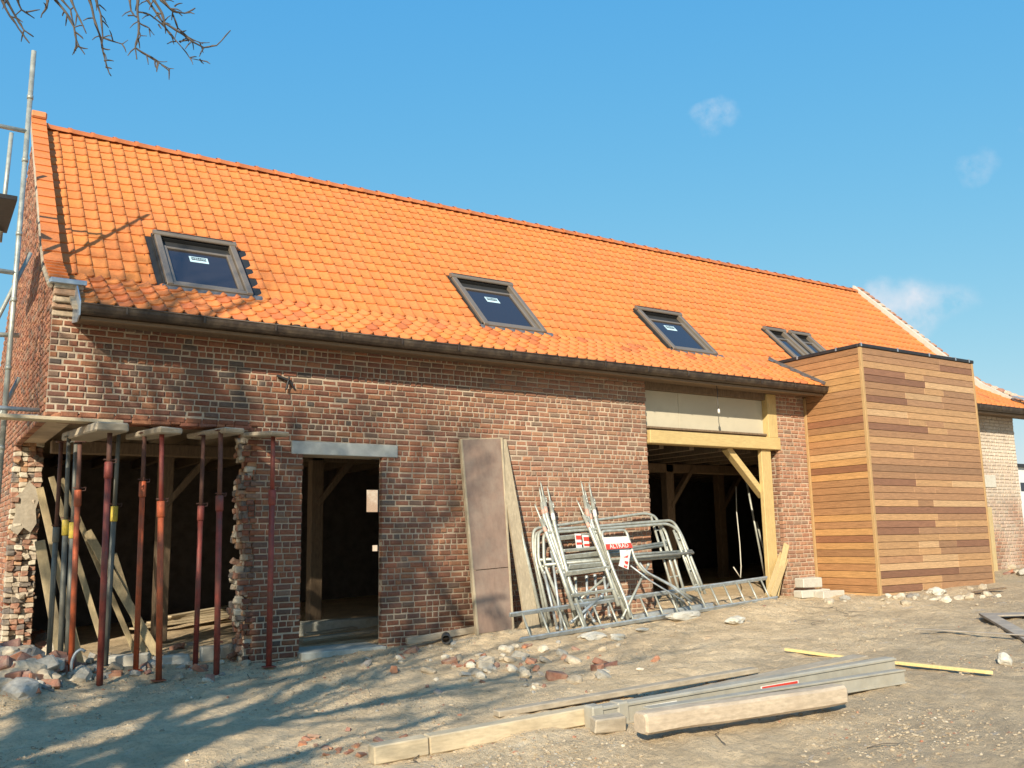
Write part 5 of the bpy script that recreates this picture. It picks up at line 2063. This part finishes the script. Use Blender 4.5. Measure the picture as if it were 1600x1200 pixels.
def big_tree():
    base = Vector((-5.0, -7.9, G(-5.0, -7.9)-.1))
    t = thing('bare_tree', 'bare tree whose drooping twigs hang into view at the top left', 'tree', base)
    rs = random.Random(21)
    mt, mbr = MB(), MB()
    trunk = [base, base+Vector((.05, 0, 1.5)), base+Vector((.25, .1, 3.2)), base+Vector((.5, .2, 4.8)), base+Vector((.7, .3, 6.4)), base+Vector((.8, .4, 8.0))]
    mt.tube(trunk, .25, 12, radii=[.27, .22, .20, .17, .14, .10], caps=False)

    def lim(pts):        # cuts boughs that would shade the right roof or wall, or cross the view
        for p in pts:
            if p.y < 0:
                hx, hz = p.x - 1.02*p.y, p.z + .72*p.y
                if (hz > 3.15 and hx > 2.9) or (hz > .2 and hx > 6.3):
                    return False
            if p.x > .02*(p.y+10)-.1 and p.y > -9.5:
                if p.z < 3.0 + .55*(p.y+10):
                    return False
        return True
    for (h, dv, L, r) in ((3.3, (1, .12, .10), 4.4, .085), (3.0, (.9, .35, .75), 3.0, .10), (3.6, (-.6, .7, .7), 3.0, .10), (4.2, (.5, .9, .5), 3.2, .10), (4.9, (.9, -.2, .6), 2.8, .09), (5.4, (.2, 1, .45), 3.0, .09), (5.9, (.8, .6, .5), 2.9, .08), (6.6, (-.5, -.6, .8), 2.6, .08), (7.2, (.6, .2, .9), 2.6, .07), (7.8, (-.1, .6, 1), 2.4, .07), (4.4, (-.9, -.2, .6), 2.8, .09), (7.9, (.1, -.2, 1), 2.4, .08), (3.4, (1, -.25, .25), 2.6, .08), (3.9, (1, .1, .35), 2.8, .08), (5.0, (.7, .5, .55), 3.0, .09), (5.7, (.95, .35, .5), 3.0, .085), (6.3, (.7, .9, .5), 2.9, .08), (4.6, (.8, .7, .6), 3.2, .10), (5.2, (.6, 1, .5), 3.2, .10), (6.1, (.9, .1, .6), 2.8, .09), (6.9, (.4, .8, .6), 2.7, .085), (7.4, (.8, .6, .6), 2.5, .08), (3.2, (.7, .8, .7), 2.8, .09)):
        b = base + Vector((.08*h, .04*h, h))
        grow(mt, mbr, b, Vector(dv), L, r*1.15, 1, 5, rs, .17, .08, lim)
    stem = [base+Vector((.05, -.1, 0)), base+Vector((.2, -.6, 1.0)), base+Vector((.35, -1.1, 2.3)), base+Vector((.5, -1.3, 4.0)), base+Vector((.7, -1.2, 6.0))]
    mt.tube(stem, .2, 12, radii=[.24, .21, .19, .15, .09], caps=False)
    for (h, dv, L, r) in ((2.2, (.2, 1, .5), 2.2, .08), (2.8, (-.2, .8, .8), 2.4, .08), (3.4, (-.4, .9, .5), 2.4, .08), (4.0, (-.2, .3, 1), 2.4, .08), (4.6, (-.1, .8, .7), 2.4, .08), (5.4, (0, .4, 1), 2.2, .07), (3.0, (.1, .9, .4), 2.4, .09)):
        grow(mt, mbr, base+Vector((.4+.03*h, -1.15, h)), Vector(dv), L, r, 1, 5, rs, .17, .08, lim)
    # the limb reaching over the yard, with the hanging twigs that the photograph shows
    Y0 = -5.4
    T = lambda cx, cy, dy=0.0: at(cx/4, cy/4, Y0+dy)
    limb = [base+Vector((.5, .25, 5.2)), Vector((-3.0, -6.9, 5.9)), Vector((-1.4, -6.0, 5.9)), T(200, -330), T(560, -300), T(900, -260), T(1150, -170)]
    mbr.tube(rounded(limb, .5), .05, 7, radii=[.075*(1-.75*i/len(rounded(limb, .5))) for i in range(len(rounded(limb, .5)))], caps=False)
    tw = [
        [(25, 0), (60, 100), (110, 180), (185, 270)], [(40, 10), (100, 110), (150, 190), (210, 230)], [(110, 0), (140, 60), (215, 115)], [(165, 75), (250, 60)], [(300, 0), (295, 50), (255, 110)],
        [(350, 0), (420, 90), (460, 165), (475, 250), (490, 290), (530, 340)], [(385, 0), (440, 60), (465, 160)], [(440, 0), (480, 80), (540, 210)], [(470, 200), (520, 245)], [(490, 290), (550, 305)], [(480, 280), (465, 335)], [(400, 75), (390, 100)],
        [(560, 0), (585, 110), (620, 220), (640, 320), (665, 410), (695, 475)], [(600, 0), (630, 100), (640, 230), (635, 300)], [(620, 230), (700, 260), (760, 275), (800, 250)], [(640, 130), (680, 175)], [(620, 30), (665, 70)], [(650, 380), (712, 382)], [(660, 420), (700, 430)], [(640, 300), (690, 310)],
        [(860, 0), (860, 130), (862, 230), (850, 300), (855, 370)], [(865, 75), (940, 100), (1010, 150), (1070, 210), (1110, 260), (1190, 360), (1260, 375), (1300, 385)], [(865, 140), (930, 170), (965, 220)], [(870, 200), (880, 225), (918, 225)],
        [(850, 300), (920, 345), (985, 390), (1060, 430), (1088, 430)], [(860, 310), (1000, 385), (1045, 385)], [(1010, 405), (1060, 450)], [(970, 380), (980, 430)], [(800, 98), (860, 105)], [(820, 0), (825, 60), (855, 110)],
        [(920, 0), (970, 70), (1020, 140), (1060, 215), (1110, 265)], [(960, 0), (1010, 80), (1030, 140), (1130, 210), (1200, 260), (1280, 300), (1350, 285), (1440, 190)], [(1000, 0), (1080, 70), (1150, 80), (1220, 50)], [(1020, 0), (1060, 60), (1140, 100)],
        [(1080, 90), (1110, 170), (1180, 230), (1250, 265), (1310, 265)], [(1120, 260), (1200, 255), (1270, 275)], [(1190, 360), (1230, 355)], [(1250, 370), (1275, 400)], [(1090, 40), (1140, 20)], [(990, 150), (1010, 180)], [(1130, 200), (1165, 190)],
    ]
    for k, pl in enumerate(tw):
        dy = .5*n3(k*.37, 4.4)
        pts = []
        if pl[0][1] <= 10:
            x0 = pl[0][0]
            tgt = min(max(x0-120, 60), 1000)
            pts += [T(tgt, -290, dy*.2), T(x0-25, -110, dy*.7)]
        elif k not in (3,):
            pass
        pts += [T(x, y, dy) for x, y in pl]
        n_ = len(pts)
        # knobbly buds: small kinks along the twig
        fine = []
        for i in range(n_-1):
            for q in range(3):
                s = q/3
                p = pts[i].lerp(pts[i+1], s)
                p += Vector((n3(p.x*9, p.z*9, k), n3(p.x*7, p.z*7, k+9), n3(p.y*9, p.z*11, k)))*.011*(1 if (i or q) else 0)
                fine.append(p)
        fine.append(pts[-1])
        main = pl[0][1] <= 10
        r0 = .0080 if main else .0046
        rr = [r0*(1-.68*i/(len(fine)-1))*(1+.35*(i % 4 == 2)) for i in range(len(fine))]
        mbr.tube(fine, r0, 5, radii=rr, caps=False)
        for i in range(3, len(fine)-1, 3):
            p = fine[i]
            e = Vector((n3(i*3.3, k)*1.0, n3(i*1.7, k+3), n3(i*2.1, k+6)-.2)).normalized()*.055
            mbr.tube([p, p+e*.6+Vector((0, 0, .006)), p+e], .003, 4, radii=[.0036, .0034, .0018], caps=False)
    mt.build('trunk', M['bark'], t)
    mbr.build('crown', M['bark'], t)


big_tree()


def far_things():
    # behind the barn: a sunlit brick wall seen through the small back window
    mb = MB()
    mb.box(2.0, 17.0, 15.0, 15.25, -.3, 3.4, (.40, .28, .20))
    tag(mb.build('yard_wall', M['whitewash'], None, (9, 15, 0)), 'sunlit brick wall glimpsed through the small back window of the barn', 'wall')
    # beyond the right end
    p = at(1596, 745, 30)
    b = thing('pale_shed', 'pale low shed partly hidden at the far right edge', 'shed', (p.x+4, 30, .5))
    q0, q1 = at(1590, 730, 30), at(1660, 880, 30)
    mb = MB()
    mb.box(q0.x-.6, q0.x+12, 30, 36, .3, q0.z)
    mb.build('wall', M['far_wall'], b)
    mb = MB()
    mb.box(q0.x-.9, q0.x+12.3, 29.7, 36.3, q0.z+.005, q0.z+.25)
    mb.build('roof', M['black'], b)
    mb = MB()
    w0, w1 = at(1594, 754, 30), at(1625, 768, 30)
    mb.box(w0.x, w1.x, 29.96, 30.02, w1.z, w0.z)
    mb.build('window', M['glass'], b)
    c = at(1603, 735, 42)
    t = thing('far_tree', 'dark distant tree behind the shed at the right edge', 'tree', (c.x+.6, 42, .5))
    rs = random.Random(5)
    mt, mbr = MB(), MB()
    base = Vector((c.x+.6, 42, .4))
    mt.tube([base, base+Vector((.1, 0, 2.0)), base+Vector((0, .1, 3.4))], .2, 8, radii=[.25, .18, .1], caps=False)
    for k in range(7):
        a = k*.9
        grow(mt, mbr, base+Vector((0, 0, 1.0+.3*k)), Vector((math.cos(a), math.sin(a), .6)), 1.7, .07, 1, 4, rs, .2, .1)
    mt.build('trunk', M['bark'], t)
    mbr.build('crown', M['bark'], t)


far_things()
